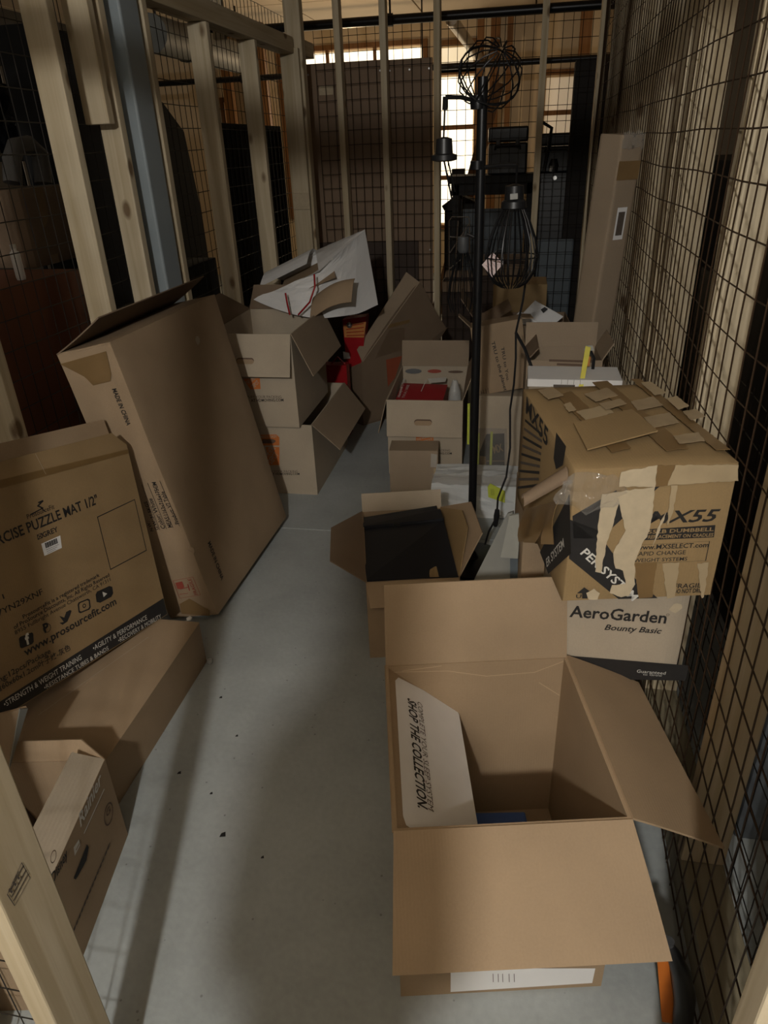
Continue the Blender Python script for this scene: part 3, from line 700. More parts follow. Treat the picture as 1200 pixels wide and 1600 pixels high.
# ---- carton with the black file case
fbx = Carton('open_carton_black_case', 'small open brown carton holding a black file case', 'box', (-.338, 2.056, 0), (.295, .481, .297), R(13.2))
fbx.body(CARD, .004)
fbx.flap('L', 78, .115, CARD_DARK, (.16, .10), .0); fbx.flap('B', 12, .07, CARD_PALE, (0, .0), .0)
fbx.flap('R', 42, .13, CARD, (.10, .16), .0); fbx.flap('R', 30, .10, CARD_GOLD, (.16, .20), .0); fbx.flap('F', 150, .08, CARD, (.01, .01), 0)
q = [atZ(573, 906, .300), atZ(716, 901, .300), atY(689, 797, 2.235), atY(561, 812, 2.215)]
nrm = (q[1]-q[0]).cross(q[3]-q[0]).normalized()
e = empty('file_case'); tag(e, 'black plastic file case lying tilted in the small open carton', 'case')
def casep(u, v, z=0): return q[0].lerp(q[1], u).lerp(q[3].lerp(q[2], u), v)+nrm*z
m = MB(); n = 1
m.prism([casep(0, 0, -.045), casep(1, 0, -.045), casep(1, .84, -.045), casep(0, .84, -.045)], nrm*.045); m.build('case_body', NAVYBLK, e)
MB().prism([casep(.0, .82, -.03), casep(1.0, .82, -.03), casep(.99, 1.0, -.035), casep(0.01, 1.0, -.035)], nrm*.04).build('case_lid', NAVYBLK, e)
MB().prism([casep(.40, .80, .0), casep(.48, .80, .0), casep(.48, .88, .0), casep(.40, .88, .0)], nrm*.009).build('clasp', BLACK, e)
bl = [atY(561, 802, 2.30), atY(692, 796, 2.30), atY(683, 777, 2.31), atY(560, 800-2, 2.31)]
MB().prism([casep(0, 1.0, -.05), casep(.99, 1.0, -.05), casep(.97, 1.12, -.02), casep(0.01, 1.07, -.02)], nrm*.012).build('lid_tongue', BLACK, e)
for c, r, a0, a1 in [((.615, .60), .030, 60, 180), ((.69, .0), .03, 30, 150)]:
    cc = Vector(c); pts = [casep(cc.x+.10, cc.y, .0015)]+[casep(cc.x+.10+.10*math.cos(R(t)), cc.y+.17*math.sin(R(t)), .0015) for t in range(90, 181, 15)]
    mk('paper_showing_through', pts, [tuple(range(len(pts)))], CARD_GOLD, e)

# ---- heavy taped carton on the product carton, right side
Mx = Carton('taped_dumbbell_carton', 'battered carton wrapped in clear tape, printed MX55, topmost of right stack', 'box', (.208, 1.430, .699), (.292, .465, .283), R(11.46))
soft_box('body', .292, .465, .283, CARD_GOLD, Mx.root, .0022, 9.0, 10); Mx.off = .0022
def C8(x, y): return (780+x/2.857, 560+y/2.857)
def X(*p): return [C8(*a) for a in p]
Mx.poly('F', X((325,700),(447,628),(520,585),(545,640),(600,600),(690,567),(715,567),(560,700),(450,800),(330,800)), INK, 'printed_band', .001)
Mx.poly('F', X((312,715),(430,760),(500,860),(600,975),(705,1066),(530,1070),(310,890)), INK, 'printed_band', .001)
Mx.text('F', 'PER SYSTEM', C8(358,866), C8(592,1078), C8(385,838), INK_WHITE, .02, 0, None, .002)
Mx.text('F', 'MX55', C8(655,733), C8(975,722), C8(660,680), INK, .02, .3)
Mx.poly('F', X((645,760),(962,740),(955,795),(640,808)), INK, 'printed_bar', .001)
Mx.text('F', '55LB DUMBBELL', C8(660,778), C8(952,765), C8(660,762), CARD_GOLD, .02, 0, None, .002); Mx.text('F', 'REPLACEMENT ON CRADLES', C8(660,800), C8(950,790), C8(660,785), CARD_GOLD, .02, 0, None, .002)
Mx.outline('F', X((600,830),(938,812),(920,900),(595,915)), .0012, INK)
Mx.text('F', 'www.MXSELECT.com', C8(610,850), C8(930,838), C8(610,830), INK, .02); Mx.text('F', 'RAPID CHANGE', C8(600,878), C8(828,870), C8(600,860), INK, .01); Mx.text('F', 'WEIGHT SYSTEMS', C8(598,906), C8(835,898), C8(598,890), INK, .01)
Mx.text('F', 'FRAGILE', C8(775,1022), C8(916,1018), C8(775,1002), INK, .01); Mx.text('F', 'DO NOT DROP', C8(775,1045), C8(912,1040), C8(775,1026), INK, .02)
Mx.poly('F', X((738,1008),(768,1006),(762,1030),(755,1034),(756,1046),(764,1050),(742,1051),(750,1046),(751,1034),(743,1030)), INK)
Mx.poly('F', X((378,1018),(415,1045),(392,1045),(392,1068),(368,1068),(368,1045),(345,1045)), INK); Mx.text('F', 'U P', C8(340,1066), C8(396,1064), C8(340,1050), INK, .02)
# torn pale paper and tape strips, each lifted a little off the face
def torn(f, pts, mat, name='torn_tape', e=.003, th=.0012):
    c0_ = [Vector(Mx.uv(f, *p)) for p in pts]; O, u, v, n = Mx.frame(f); c = []
    for i in range(len(c0_)):
        p_, q_ = c0_[i], c0_[(i+1) % len(c0_)]; k_ = max(1, int((q_-p_).length/.007))
        for j in range(k_): c.append(p_.lerp(q_, j/k_)+Vector((random.uniform(-1, 1), random.uniform(-1, 1)))*(.0013 if j else .0))
    a = [Mx.P(f, p.x, p.y, e) for p in c]
    nn = sum(((a[i]-a[0]).cross(a[i+1]-a[0]) for i in range(1, len(a)-1)), Vector())
    if nn.dot(n) < 0: a = a[::-1]
    MB().prism(a, n*th).build(name, mat, Mx.root)
torn('F', X((455,600),(690,566),(678,700),(655,790),(632,820),(600,900),(602,1000),(575,1052),(540,1058),(490,1040),(500,1005),(560,1000),(548,940),(515,930),(505,860),(560,760),(530,640),(495,760),(470,840),(450,950),(425,945),(430,820),(440,720)), PAPER, 'torn_paper')
torn('F', X((540,500),(700,470),(690,566),(530,566)), PAPER, 'torn_tape', .004); torn('F', X((780,470),(870,470),(862,552),(745,560)), TAPE_PALE, 'torn_tape', .004)
torn('F', X((700,470),(780,470),(745,560),(690,566)), TAPE, 'packing_tape', .003); torn('F', X((870,470),(1062,470),(1060,540),(862,552)), TAPE_PALE, 'packing_tape', .003)
torn('F', X((715,720),(740,680),(700,790),(680,830)), PAPER, 'torn_tape', .003); torn('F', X((760,560),(790,560),(770,680),(745,740)), TAPE_PALE, 'torn_tape', .003)
for k, (x0, x1) in enumerate([(600, 700), (725, 800), (880, 930)]): torn('F', X((x0,910),(x1,905),(x1-20,1060),(x0+20,1065)), TAPE_PALE if k else TAPE, 'packing_tape', .0018, .0006)
torn('F', X((385,1040),(420,1020),(445,1040),(435,1068),(395,1068)), PAPER, 'torn_paper', .003)
# top: tape strips along and across, lifted board
torn('T', [(870,622),(893,616),(985,705),(955,712)], TAPE, 'packing_tape', .004); torn('T', [(925,602),(948,600),(1075,706),(1040,710)], TAPE, 'packing_tape', .0045); torn('T', [(985,597),(1000,597),(1140,708),(1118,709)], TAPE, 'packing_tape', .0045)
NT = [0]
for pts in [[(912,622),(948,612),(965,624),(930,634)], [(985,634),(1020,626),(1035,640),(995,648)], [(900,650),(945,640),(958,652),(915,664)], [(1005,660),(1045,652),(1060,668),(1020,676)], [(950,676),(985,668),(1000,682),(962,690)], [(880,640),(890,636),(900,648),(888,652)], [(1050,690),(1090,684),(1100,698),(1060,702)], [(840,618),(862,612),(880,626),(856,632)], [(1000,606),(1015,604),(1040,622),(1022,626)], [(1065,652),(1085,648),(1100,660),(1078,666)], [(935,640),(968,632),(978,640),(945,650)], [(1040,632),(1056,628),(1075,644),(1058,650)]]:
    NT[0] += 1; torn('T', pts, TAPE_GHOST if NT[0] % 3 else TAPE_PALE, 'torn_tape', .0062+.0004*NT[0], .0008)
def lid(u, v):
    a = Vector(Mx.uv('T', *C8(390,430))); b = Vector(Mx.uv('T', *C8(700,372))); c = Vector(Mx.uv('T', *C8(590,248))); d_ = Vector(Mx.uv('T', *C8(330,310)))
    p = a.lerp(b, u).lerp(d_.lerp(c, u), v); return Mx.P('T', p.x, p.y, .009+.012*u*(1-v))
sheet('lifted_lid_edge', lid, 6, 4, .003, CARD_GOLD, Mx.root)
# rolled torn corner sticking out on the left
a = Mx.M.inverted() @ at_plane(884, 742, Mx.M @ Vector((-.14, -.22, .2)), ray(850, 760)); b_ = Mx.M.inverted() @ (Mx.M @ a+Vector((-.075, -.005, -.055)))
def roll(u, v):
    t = R(-30+210*u); p = a.lerp(b_, v); r = .016-.003*v; return p+Vector((.0, -math.cos(t)*r, math.sin(t)*r))
sheet('torn_corner_roll', roll, 8, 4, .003, CARD_DARK, Mx.root)
# crumpled clear tape knot on the near top left corner
bm = bmesh.new(); bmesh.ops.create_icosphere(bm, subdivisions=3, radius=1)
for v in bm.verts:
    nz = noise.noise(v.co*2.6+Vector((3, 1, 0)))*.45+noise.noise(v.co*6)*.22; v.co = v.co*(1+nz); v.co = Vector((v.co.x*.055, v.co.y*.018, v.co.z*.036))
me = bpy.data.meshes.new('crumpled_tape'); bm.to_mesh(me); bm.free(); me.materials.append(CLEAR); o = bpy.data.objects.new('crumpled_tape', me); COL.objects.link(o); o.parent = Mx.root; o.location = (-.109, -.231, .235)
# print on the left side
def C9(x, y): return (780+x/4.706, 580+y/4.706)
Mx.text('L', 'MX55', C9(205,300), C9(365,560), C9(240,225), INK, .02)
for k in range(9): Mx.line('L', C9(200-7*k, 360+62*k), C9(330-4*k, 470+46*k), .006, INK_SOFT if k % 2 else INK, e=.001)
Mx.poly('L', [C9(432,448), C9(505,552), C9(490,640), C9(480,690), C9(430,720), C9(412,640)], INK, 'printed_patch', .0012)
Mx.poly('L', [C9(480,1000), C9(530,900), C9(540,1340), C9(372,1490), C9(310,1330)], INK, 'printed_band', .001); Mx.text('L', 'ER SYSTEM', C9(365,1440), C9(495,1290), C9(350,1390), INK_WHITE, .01, 0, None, .002)
def hang(u, v):
    p0 = Vector(Mx.uv('L', *C9(215,1010))).lerp(Vector(Mx.uv('L', *C9(470,950))), u); p1 = Vector(Mx.uv('L', *C9(200,1250))).lerp(Vector(Mx.uv('L', *C9(420,1270))), u)
    p = p0.lerp(p1, v); return Mx.P('L', p.x, p.y, .006+.012*math.sin(14*u+3*v)*v+.008*v)
sheet('torn_hanging_skin', hang, 8, 5, .0015, TAPE, Mx.root)
Ae = Carton('garden_product_carton', 'tan carton printed AeroGarden with black base band, under the taped carton', 'box', (.241, 1.451, .420), (.266, .30, .2765), R(4))
soft_box('body', .266, .30, .2765, CARD_PALE, Ae.root, .001, 12.0, 6); Ae.off = .0012
Ae.text('F', 'AeroGarden', C8(312,1150), C8(742,1180), C8(312,1100), INK, .02); Ae.text('F', 'Bounty Basic', C8(468,1208), C8(722,1226), C8(470,1184), INK, .02, .25)
Ae.ring('F', C8(752,1142), .003, .0008, INK)
Ae.poly('F', X((295,1323),(845,1368),(830,1436),(300,1425)), INK, 'printed_band', .001); Ae.poly('R', [(0, 0), (.298, 0), (.298, .05), (0, .05)], INK, 'printed_band', .001, False)
Ae.text('F', 'Guaranteed', C8(612,1398), C8(740,1408), C8(612,1384), INK_WHITE, 0, 0, None, .002); Ae.text('F', 'to Grow', C8(640,1410), C8(725,1416), C8(640,1402), INK_WHITE, 0, 0, None, .002)
crumple(Ae, C8(785,1110), .012, .004, 'F', PAPER, seed=6)
Su = Carton('plain_support_carton', 'plain brown carton at the bottom of the right stack, behind the foreground carton', 'box', (.125, 1.49, 0), (.24, .34, .418), R(6))
soft_box('body', .24, .34, .418, CARD, Su.root, .0, 13.0, 5)
Su2 = Carton('side_carton', 'tan carton edge left of the taped carton, under its torn skin', 'box', (.105, 1.80, 0), (.12, .24, .64), R(6))
soft_box('body', .15, .24, .64, CARD, Su2.root, .002, 14.0, 5)

# ---- fruit carton, near left
pa = atZ(200, 1304, 0); pb_ = atZ(130, 1494, 0); ya = math.atan2(pa.y-pb_.y, pa.x-pb_.x)-math.pi/2
RW_, RD, RH = .34, .40, .262
cen = pa-Vector((math.cos(ya), math.sin(ya), 0))*RW_/2-Vector((-math.sin(ya), math.cos(ya), 0))*RD/2
Rn = Carton('fruit_carton', 'open brown fruit carton printed Rainier, by the near door post', 'box', cen, (RW_, RD, RH), ya)
Rn.body(CARD, .005)
Rn.flap('R', -48, .075, CARD_PALE, (.0, .03), .006); Rn.flap('B', 20, .05, CARD, (.05, .0), .0)
Rn.flap('L', 30, .15, CARD, (.02, .02), 0)
def C2(x, y): return (x/3.078, 1080+y/3.077)
Rn.text('R', 'Rainier', C2(385,655), C2(490,430), C2(372,600), INK_WHITE, .018, .25); Rn.line('R', C2(402,685), C2(500,470), .0035, INK_WHITE)
Rn.ring('R', C2(521,590), .026, .004, INK_BROWN); Rn.text('R', 'G', C2(512,610), C2(530,575), C2(498,598), INK_BROWN, .02)
Rn.text('R', 'Disney', C2(252,925), C2(325,790), C2(236,895), INK, .02, .1)
Rn.poly('R', [C2(352,752), C2(378,712), C2(384,740), C2(358,792)], INK_WHITE, 'printed_mark'); Rn.line('R', C2(362,765), C2(378,732), .003, CARD, e=.0016)
Rn.poly('R', [C2(352,900), C2(416,735), C2(424,750), C2(414,812), C2(380,875), C2(362,906)], FLATBLACK, 'hand_hole', .0012)
Rn.line('R', C2(352,1150), C2(528,728), .003, INK_SOFT)
for k in range(14):
    t = k/14; a = (352+176*t, 1150-422*t); Rn.line('R', C2(a[0], a[1]), C2(a[0]+7, a[1]-17), .0065, INK_SOFT, e=.0012)
Rn.ring('R', C2(255,795), .012, .002, INK_BROWN)
pf = empty('picture_book'); tag(pf, 'dark glossy picture print standing inside the fruit carton', 'print')
h0 = Rn.M @ Vector((-.03, .19, .05)); h1 = Rn.M @ Vector((-.03, -.1, .05)); u_ = (Rn.M.to_3x3() @ Vector((-.35, 0, 1))).normalized()
MB().prism([h0, h1, h1+u_*.20, h0+u_*.20], (.004, 0, 0)).build('print_sheet', plain('dark_photo', (.05, .035, .03), .25, var=.9, scale=14), pf)
MB().bar(h0+u_*.20, h1+u_*.20, .006, .004).build('white_edge', INK_WHITE, pf)
# loose carton flap beside it
e = empty('loose_board'); tag(e, 'loose grey-brown cardboard piece standing behind the fruit carton', 'cardboard')
q = [atX(-20, 1200, -1.10), atX(12, 1205, -1.08), atX(42, 1105, -1.06), atX(-20, 1122, -1.10)]
MB().prism(q, (-.005, .004, 0)).build('board', CARD, e); q2 = [atX(12, 1205, -1.079), atX(18, 1180, -1.079), atX(42, 1106, -1.059), atX(30, 1107, -1.060)]; MB().prism(q2, (.004, -.002, 0)).build('folded_edge', GREY, e)

# ---- tall open carton in the back, its shade put into the board colour
e = Carton('tall_dark_carton', 'tall brown carton coloured dark for shade, with ragged open flaps behind the moving boxes', 'box', (0, 0, 0), (1, 1, 1))
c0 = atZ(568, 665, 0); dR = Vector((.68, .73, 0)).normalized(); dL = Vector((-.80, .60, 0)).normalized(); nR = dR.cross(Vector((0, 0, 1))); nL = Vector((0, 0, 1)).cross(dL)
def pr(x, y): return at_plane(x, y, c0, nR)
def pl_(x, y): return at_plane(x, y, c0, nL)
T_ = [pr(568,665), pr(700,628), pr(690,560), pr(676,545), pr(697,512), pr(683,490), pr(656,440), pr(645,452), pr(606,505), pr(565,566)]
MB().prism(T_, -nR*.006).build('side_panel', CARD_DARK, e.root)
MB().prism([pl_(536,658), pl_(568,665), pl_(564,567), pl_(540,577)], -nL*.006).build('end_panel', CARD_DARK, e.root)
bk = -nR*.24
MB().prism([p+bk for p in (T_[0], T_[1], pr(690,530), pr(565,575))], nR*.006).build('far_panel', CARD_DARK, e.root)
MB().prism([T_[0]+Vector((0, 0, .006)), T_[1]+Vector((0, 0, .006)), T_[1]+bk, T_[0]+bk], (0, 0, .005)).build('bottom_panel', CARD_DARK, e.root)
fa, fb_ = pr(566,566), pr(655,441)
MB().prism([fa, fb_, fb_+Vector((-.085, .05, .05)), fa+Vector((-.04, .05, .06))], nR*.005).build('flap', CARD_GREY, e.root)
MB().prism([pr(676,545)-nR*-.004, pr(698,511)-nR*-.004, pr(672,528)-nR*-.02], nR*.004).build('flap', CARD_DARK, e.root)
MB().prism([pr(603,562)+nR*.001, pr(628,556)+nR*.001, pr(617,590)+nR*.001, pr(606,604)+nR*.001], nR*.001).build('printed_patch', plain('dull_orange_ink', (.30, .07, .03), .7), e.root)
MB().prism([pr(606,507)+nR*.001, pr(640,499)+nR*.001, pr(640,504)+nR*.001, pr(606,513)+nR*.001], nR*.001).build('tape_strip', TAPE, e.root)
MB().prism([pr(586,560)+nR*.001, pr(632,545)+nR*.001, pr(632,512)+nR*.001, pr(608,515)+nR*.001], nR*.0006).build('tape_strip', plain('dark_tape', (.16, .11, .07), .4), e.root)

# ---- white paper carrier bag lying on the stack
bag = empty('paper_bag'); tag(bag, 'crumpled white paper carrier bag with red handles on the left stack', 'bag')
A_, B_, C_, D_ = atY(396, 468, 3.42), atY(412, 432, 3.70), atY(492, 392, 3.74), atY(498, 424, 3.44)
rt, rb = atY(570, 359, 3.78), atY(590, 472, 3.66); bmid = atY(520, 503, 3.40)
def nz(u, v, s): return Vector((0, -.018*noise.noise(Vector((u*3+s, v*3, s)))-.008*abs(noise.noise(Vector((u*8, v*7+s, s)))), .012*noise.noise(Vector((u*4, v*4+s, 2)))))
def front(u, v):
    lo = A_.lerp(rb, u)+(bmid-A_.lerp(rb, .62))*max(0, math.sin(math.pi*min(1, u*.95)))*.85*(1-v)**1.2
    hi = D_.lerp(rt, u); p = lo.lerp(hi, v); p += Vector((0, -.06*math.sin(math.pi*u)*math.sin(math.pi*v*.9), 0)); e_ = min(u, 1-u)*min(1, 6*(1-u)); return p+nz(u, v, 1)*min(1, 5*(1-u))
def back(u, v):
    lo = B_.lerp(rb, u); hi = C_.lerp(rt, u); return lo.lerp(hi, v)+nz(u, v, 5)*min(1, 5*(1-u))+Vector((0, .03*math.sin(math.pi*u), 0))
def topf(u, v): return D_.lerp(rt, u).lerp(C_.lerp(rt, u), v)+Vector((0, 0, .02*math.sin(math.pi*v)*(1-u)))+nz(u, v, 9)*.5*math.sin(math.pi*v)
sheet('bag_front', front, 18, 14, .0012, BAGWHITE, bag, False); sheet('bag_back', back, 12, 8, .0012, BAGWHITE, bag, False); sheet('bag_top', topf, 12, 5, .0012, BAGWHITE, bag, False)
def lip(u, v):
    p = B_.lerp(C_, .12+.88*u); return p+Vector((.01, -.20*v, -.035*v+.035*math.sin(math.pi*v)))
sheet('folded_lip', lip, 8, 6, .0015, BAGWHITE, bag, False)
def liner(u, v): return A_.lerp(D_, .05+.9*u).lerp(B_.lerp(C_, .05+.9*u), v)+Vector((.10, .0, -.02))
sheet('bag_inside', liner, 6, 6, .002, CARD, bag)
MB().tube([atY(446,458,3.33), atY(449,475,3.31), atY(453,492,3.31)], .0045, 6).build('handle', REDBAG, bag, True)
MB().tube([atY(491,429,3.35), atY(492,448,3.31), atY(484,472,3.30), atY(466,492,3.31)], .0045, 6).build('handle', REDBAG, bag, True)
cb = empty('curled_cardboard'); tag(cb, 'curled piece of brown cardboard below the white carrier bag', 'cardboard')
def curl(u, v):
    p = atY(484, 500, 3.30).lerp(atY(545, 468, 3.26), u); return p+Vector((0, .10*v, .09*math.sin(1.6*v)+.02*math.sin(math.pi*u)))+Vector((.0, .05*u, -.02*u))
sheet('curled_sheet', curl, 10, 8, .004, CARD, cb)
gb = empty('gift_bag'); tag(gb, 'glossy red gift bag with orange band wedged behind the left stack', 'bag')
g0 = atY(556, 545, 4.0)
m = MB(); x0, x1 = g0.x-.06, g0.x+.05; zt = atY(556, 500, 4.0).z
m.add([(x0, 4.00, .25), (x1-.03, 4.00, .25), (x1-.03, 4.09, .25), (x0, 4.09, .25), (x0-.01, 4.00, zt), (x1+.02, 4.00, zt+.02), (x1+.02, 4.09, zt+.02), (x0-.01, 4.09, zt)], [(3,2,1,0),(4,5,6,7),(0,1,5,4),(1,2,6,5),(2,3,7,6),(3,0,4,7)]); m.build('bag_body', REDBAG, gb)
MB().prism([(x0-.004, 3.997, zt-.10), (x1+.002, 3.997, zt-.10), (x1+.02, 3.997, zt-.01), (x0-.006, 3.997, zt-.03)], (0, .002, 0)).build('orange_band', GOLD, gb)
for k in range(4): MB().bar((x0+.01, 3.996, zt-.09+.018*k), (x1+.005, 3.996, zt-.085+.022*k), .003, .004).build('stripe', REDBAG, gb)
MB().lathe([(.0, -.018), (.012, -.013), (.018, 0), (.012, .013), (.0, .018)], 12, atY(546, 508, 3.985)).build('bell', SILVER, gb, True)
MB().prism([atY(536,550,3.985), atY(545,552,3.985), atY(547,560,3.985), atY(537,561,3.985)], (0, .010, 0)).build('gift_card', WHITE, gb)
rg = empty('red_glossy_bag'); tag(rg, 'red glossy bag standing between left stack and dark carton', 'bag')
p = atY(528, 590, 3.70); MB().box(p.x-.10, p.x+.035, 3.77, 3.84, 0, p.z+.05).build('bag_body', REDBAG, rg); MB().tube([(p.x-.06, 3.80, p.z+.05), (p.x-.02, 3.80, p.z+.09), (p.x+.02, 3.80, p.z+.05)], .004, 6).build('handle', REDBAG, rg)

# ---- stack behind the lamp pole: taped carton with the tilted TRU carton on it
def C3(x, y): return (680+x/5, 600+y/5)
W1 = Carton('strapped_carton', 'tan carton with black print and yellow straps behind the lamp pole', 'box', (-.01, 3.34, 0), (.335, .32, .452), R(2))
soft_box('body', .335, .32, .452, CARD_PALE, W1.root, .001, 21.0, 6); W1.off = .001
W1.poly('F', [C3(335,560), C3(400,390), C3(540,385), C3(545,770), C3(440,760), C3(330,640)], INK, 'printed_area', .001)
W1.poly('F', [C3(350,560), C3(395,565), C3(400,690), C3(345,650)], CARD_GOLD, 'printed_area', .0015)
for k in range(4): W1.line('F', C3(400,600+40*k), C3(540,600+40*k), .004, CARD_GOLD, e=.0016)
W1.text('F', 'MX', C3(460,540), C3(535,520), C3(455,480), CARD_GOLD, .03, 0, None, .0018)
for a, b in [((442,370), (428,755)), ((340,380), (332,760)), ((262,150), (258,470))]: W1.line('F', C3(*a), C3(*b), .011, LIME, 'yellow_strap', .003)
def wrap(u, v):
    a = Vector(W1.uv('F', *C3(330,340))).lerp(Vector(W1.uv('F', *C3(560,340))), u); b = Vector(W1.uv('F', *C3(335,790))).lerp(Vector(W1.uv('F', *C3(560,790))), u); p = a.lerp(b, v)
    return W1.P('F', p.x, p.y, .010+.012*noise.noise(Vector((u*6, v*6, 1))))
sheet('clear_wrap', wrap, 14, 14, .0006, CLEAR, W1.root)
Tc = atY(789, 625, 3.19)
Tr = Carton('tilted_eco_carton', 'brown carton printed TRU to You, leaning on top of the strapped carton', 'box', (Tc.x-.012, 3.30, .456), (.235, .16, .315), R(6), R(-9), R(-5))
soft_box('body', .235, .16, .315, CARD, Tr.root, .001, 22.0, 6); Tr.off = .001
def C10(x, y): return (680+x/4.286, 400+y/4.286)
Tr.text('F', 'TRU to You.', C10(440,612), C10(480,838), C10(460,606), INK, .012); Tr.text('F', 'TRU to the planet', C10(375,575), C10(462,905), C10(397,568), INK, .012)
Tr.ring('F', C10(407,950), .012, .004, INK_BROWN, n=3); 
for k in range(4): Tr.line('F', C10(305+16*k, 900-6*k), C10(320+16*k, 975-4*k), .002, INK_SOFT)
Tr.flap('L', 40, .07, CARD_GREY, (.0, .03), 0); Tr.flap('R', 100, .05, CARD, (.0, .02), 0)
sh = MB().prism([atY(787,512,3.28), atY(807,524,3.28), atY(808,512,3.30), atY(798,503,3.30)], (0, .02, .004)).build('plastic_scrap', clear('grey_plastic', (.35, .35, .34), .15, .7)); tag(sh, 'crumpled clear plastic scrap on the TRU carton corner', 'plastic')
# white foam block with plastic, on the floor in front of it
fo = empty('foam_block'); tag(fo, 'white foam block in grey plastic on the floor under the lamp pole', 'foam')
fz = .16; f0 = atZ(690, 757, fz); f1 = atZ(800, 762, fz)
bm = bmesh.new(); bmesh.ops.create_cube(bm, size=1); bmesh.ops.subdivide_edges(bm, edges=bm.edges[:], cuts=7, use_grid_fill=True)
for v in bm.verts:
    c_ = v.co.copy(); v.co = Vector((-.125+c_.x*.44, 2.93+c_.y*.22, fz*(c_.z+.5)))+Vector([noise.noise(c_*5+Vector((k, 0, 0)))*.010 for k in range(3)]); v.co.z = max(0, v.co.z)
me = bpy.data.meshes.new('foam_body'); bm.to_mesh(me); bm.free(); me.materials.append(FOAM); o = bpy.data.objects.new('foam_body', me); COL.objects.link(o); o.parent = fo
def film(u, v): return Vector((-.345+.44*u, 2.80+.04*v+.01*noise.noise(Vector((u*9, v*5, 0))), .168+.014*noise.noise(Vector((u*8, v*4, 3)))+.03*v))
sheet('plastic_film', film, 16, 5, .0008, CLEAR, fo)
lt = empty('lime_tag'); tag(lt, 'lime green plastic tag on the white foam block by the pole', 'tag')
MB().prism([atY(762,760,2.79), atY(766,755,2.79), atY(789,767,2.79), atY(789,785,2.79), atY(763,776,2.79)], (0, -.005, 0)).build('tag_plate', LIME, lt)
for k in range(3): MB().bar(atY(767+2*k,764,2.784), atY(768+2*k,774,2.784), .001, .001).build('tag_print', INK, lt)
# grey sheets leaning beside the taped carton
g1 = MB().prism([atY(736,915,1.74), atY(792,803,1.90), atY(801,800,1.90), atY(800,915,1.76)], (.004, .012, 0)).build('grey_sheet', GREY); tag(g1, 'tall grey board leaning left of the taped carton stack, the wider one', 'board')
g2 = MB().prism([atY(782,871,1.70), atY(796,806,1.80), atY(814,803,1.80), atY(809,873,1.70)], (.002, .010, 0)).build('grey_sheet', plain('grey_board_light', (.28, .28, .25), .6)); tag(g2, 'small pale grey board in front of the wider grey board', 'board')
g3 = MB().prism([atY(797,915,1.74), atY(797,873,1.74), atY(809,873,1.74), atY(809,915,1.74)], (.002, .012, 0)).build('grey_sheet', BLUEGREY); tag(g3, 'dark blue-grey board under the small pale grey board', 'board')
# ---- cartons right back
Pb = Carton('tall_plain_carton', 'tall plain pale carton standing behind the taped carton', 'box', (.205, 2.36, 0), (.33, .16, atY(808,612,2.28).z), R(3))
soft_box('body', .33, .16, Pb.h, CARD_PALE, Pb.root, .002, 31.0, 5)
wz = Pb.h+.002; e = empty('white_flat_box', (.20, 2.40, wz)); tag(e, 'flat white box on top of the tall plain carton', 'box')
hh = atY(811, 592, 2.33).z-wz
bevbox('box_body', -.16, .145, -.07, .09, 0, hh, WHITE, e, .002); bevbox('printed_mark', -.075, -.005, -.0712, -.0702, .0, hh*.35, INK_SOFT, e, .0001, 1)
for k in range(4): bevbox('printed_line', -.05+.02*k, -.049+.02*k, -.0712, -.0702, hh*.4, hh, INK_SOFT, e, .0001, 1)
Op = Carton('open_back_carton', 'open grey-brown carton with printed lines in the right back corner', 'box', (.165, 2.645, 0), (.265, .20, atY(838,562,2.55).z), R(2))
Op.body(CARD_GREY, .004); Op.flap('B', 5, .09, CARD_GREY, (0, .0), 0); Op.flap('R', 30, .07, CARD_GREY, (0, 0), 0); Op.flap('L', -40, .06, CARD_DARK, (0, 0), 0)
for k, (a, b) in enumerate([((858,563),(925,565)), ((870,569),(918,571)), ((862,577),(915,578)), ((866,583),(918,584))]): Op.line('F', a, b, .008 if k < 2 else .004, INK_BROWN)
ys = empty('yellow_strap'); tag(ys, 'bright yellow plastic strap standing against the open back carton', 'strap')
MB().prism([atY(904,606,2.32), atY(911,606,2.32), atY(923,543,2.44), atY(915,541,2.44)], (0, .006, 0)).build('strap_band', YELLOW, ys)
MB().tube([atY(921,545,2.47), atY(928,560,2.47), atY(926,580,2.46), atY(916,600,2.42)], .006, 6).build('dark_cord', BLACK, ys, True)
MB().prism([atY(912,548,2.45), atY(915,540,2.45), atY(926,540,2.45), atY(929,548,2.45)], (0, .004, 0)).build('clear_clip', clear('clip_plastic', (.5, .5, .45), .2, .6), ys)
MB().prism([atY(916,572,2.43), atY(919,556,2.43), atY(923,558,2.43), atY(921,572,2.43)], (0, .006, 0)).build('orange_tab', GOLD, ys)
Yb = Carton('yellow_brown_carton', 'yellowish brown carton at the back below the caged lamp', 'box', (.0, 4.30, 0), (.30, .26, atY(800,446,4.15).z), R(0)); Yb.root.location.x = atY(812, 460, 4.15).x; Yb.M = Matrix.Translation(Yb.root.location)
soft_box('body', .30, .26, Yb.h, CARD_GOLD, Yb.root, .003, 33.0, 5)
Bp = Carton('papers_carton', 'brown open carton full of papers behind the TRU carton', 'box', (.02, 3.75, 0), (.46, .30, atY(850,508,3.60).z), R(3)); Bp.body(CARD_DARK, .005)
Bp.flap('L', 35, .16, CARD_DARK, (.02, .02), .0)
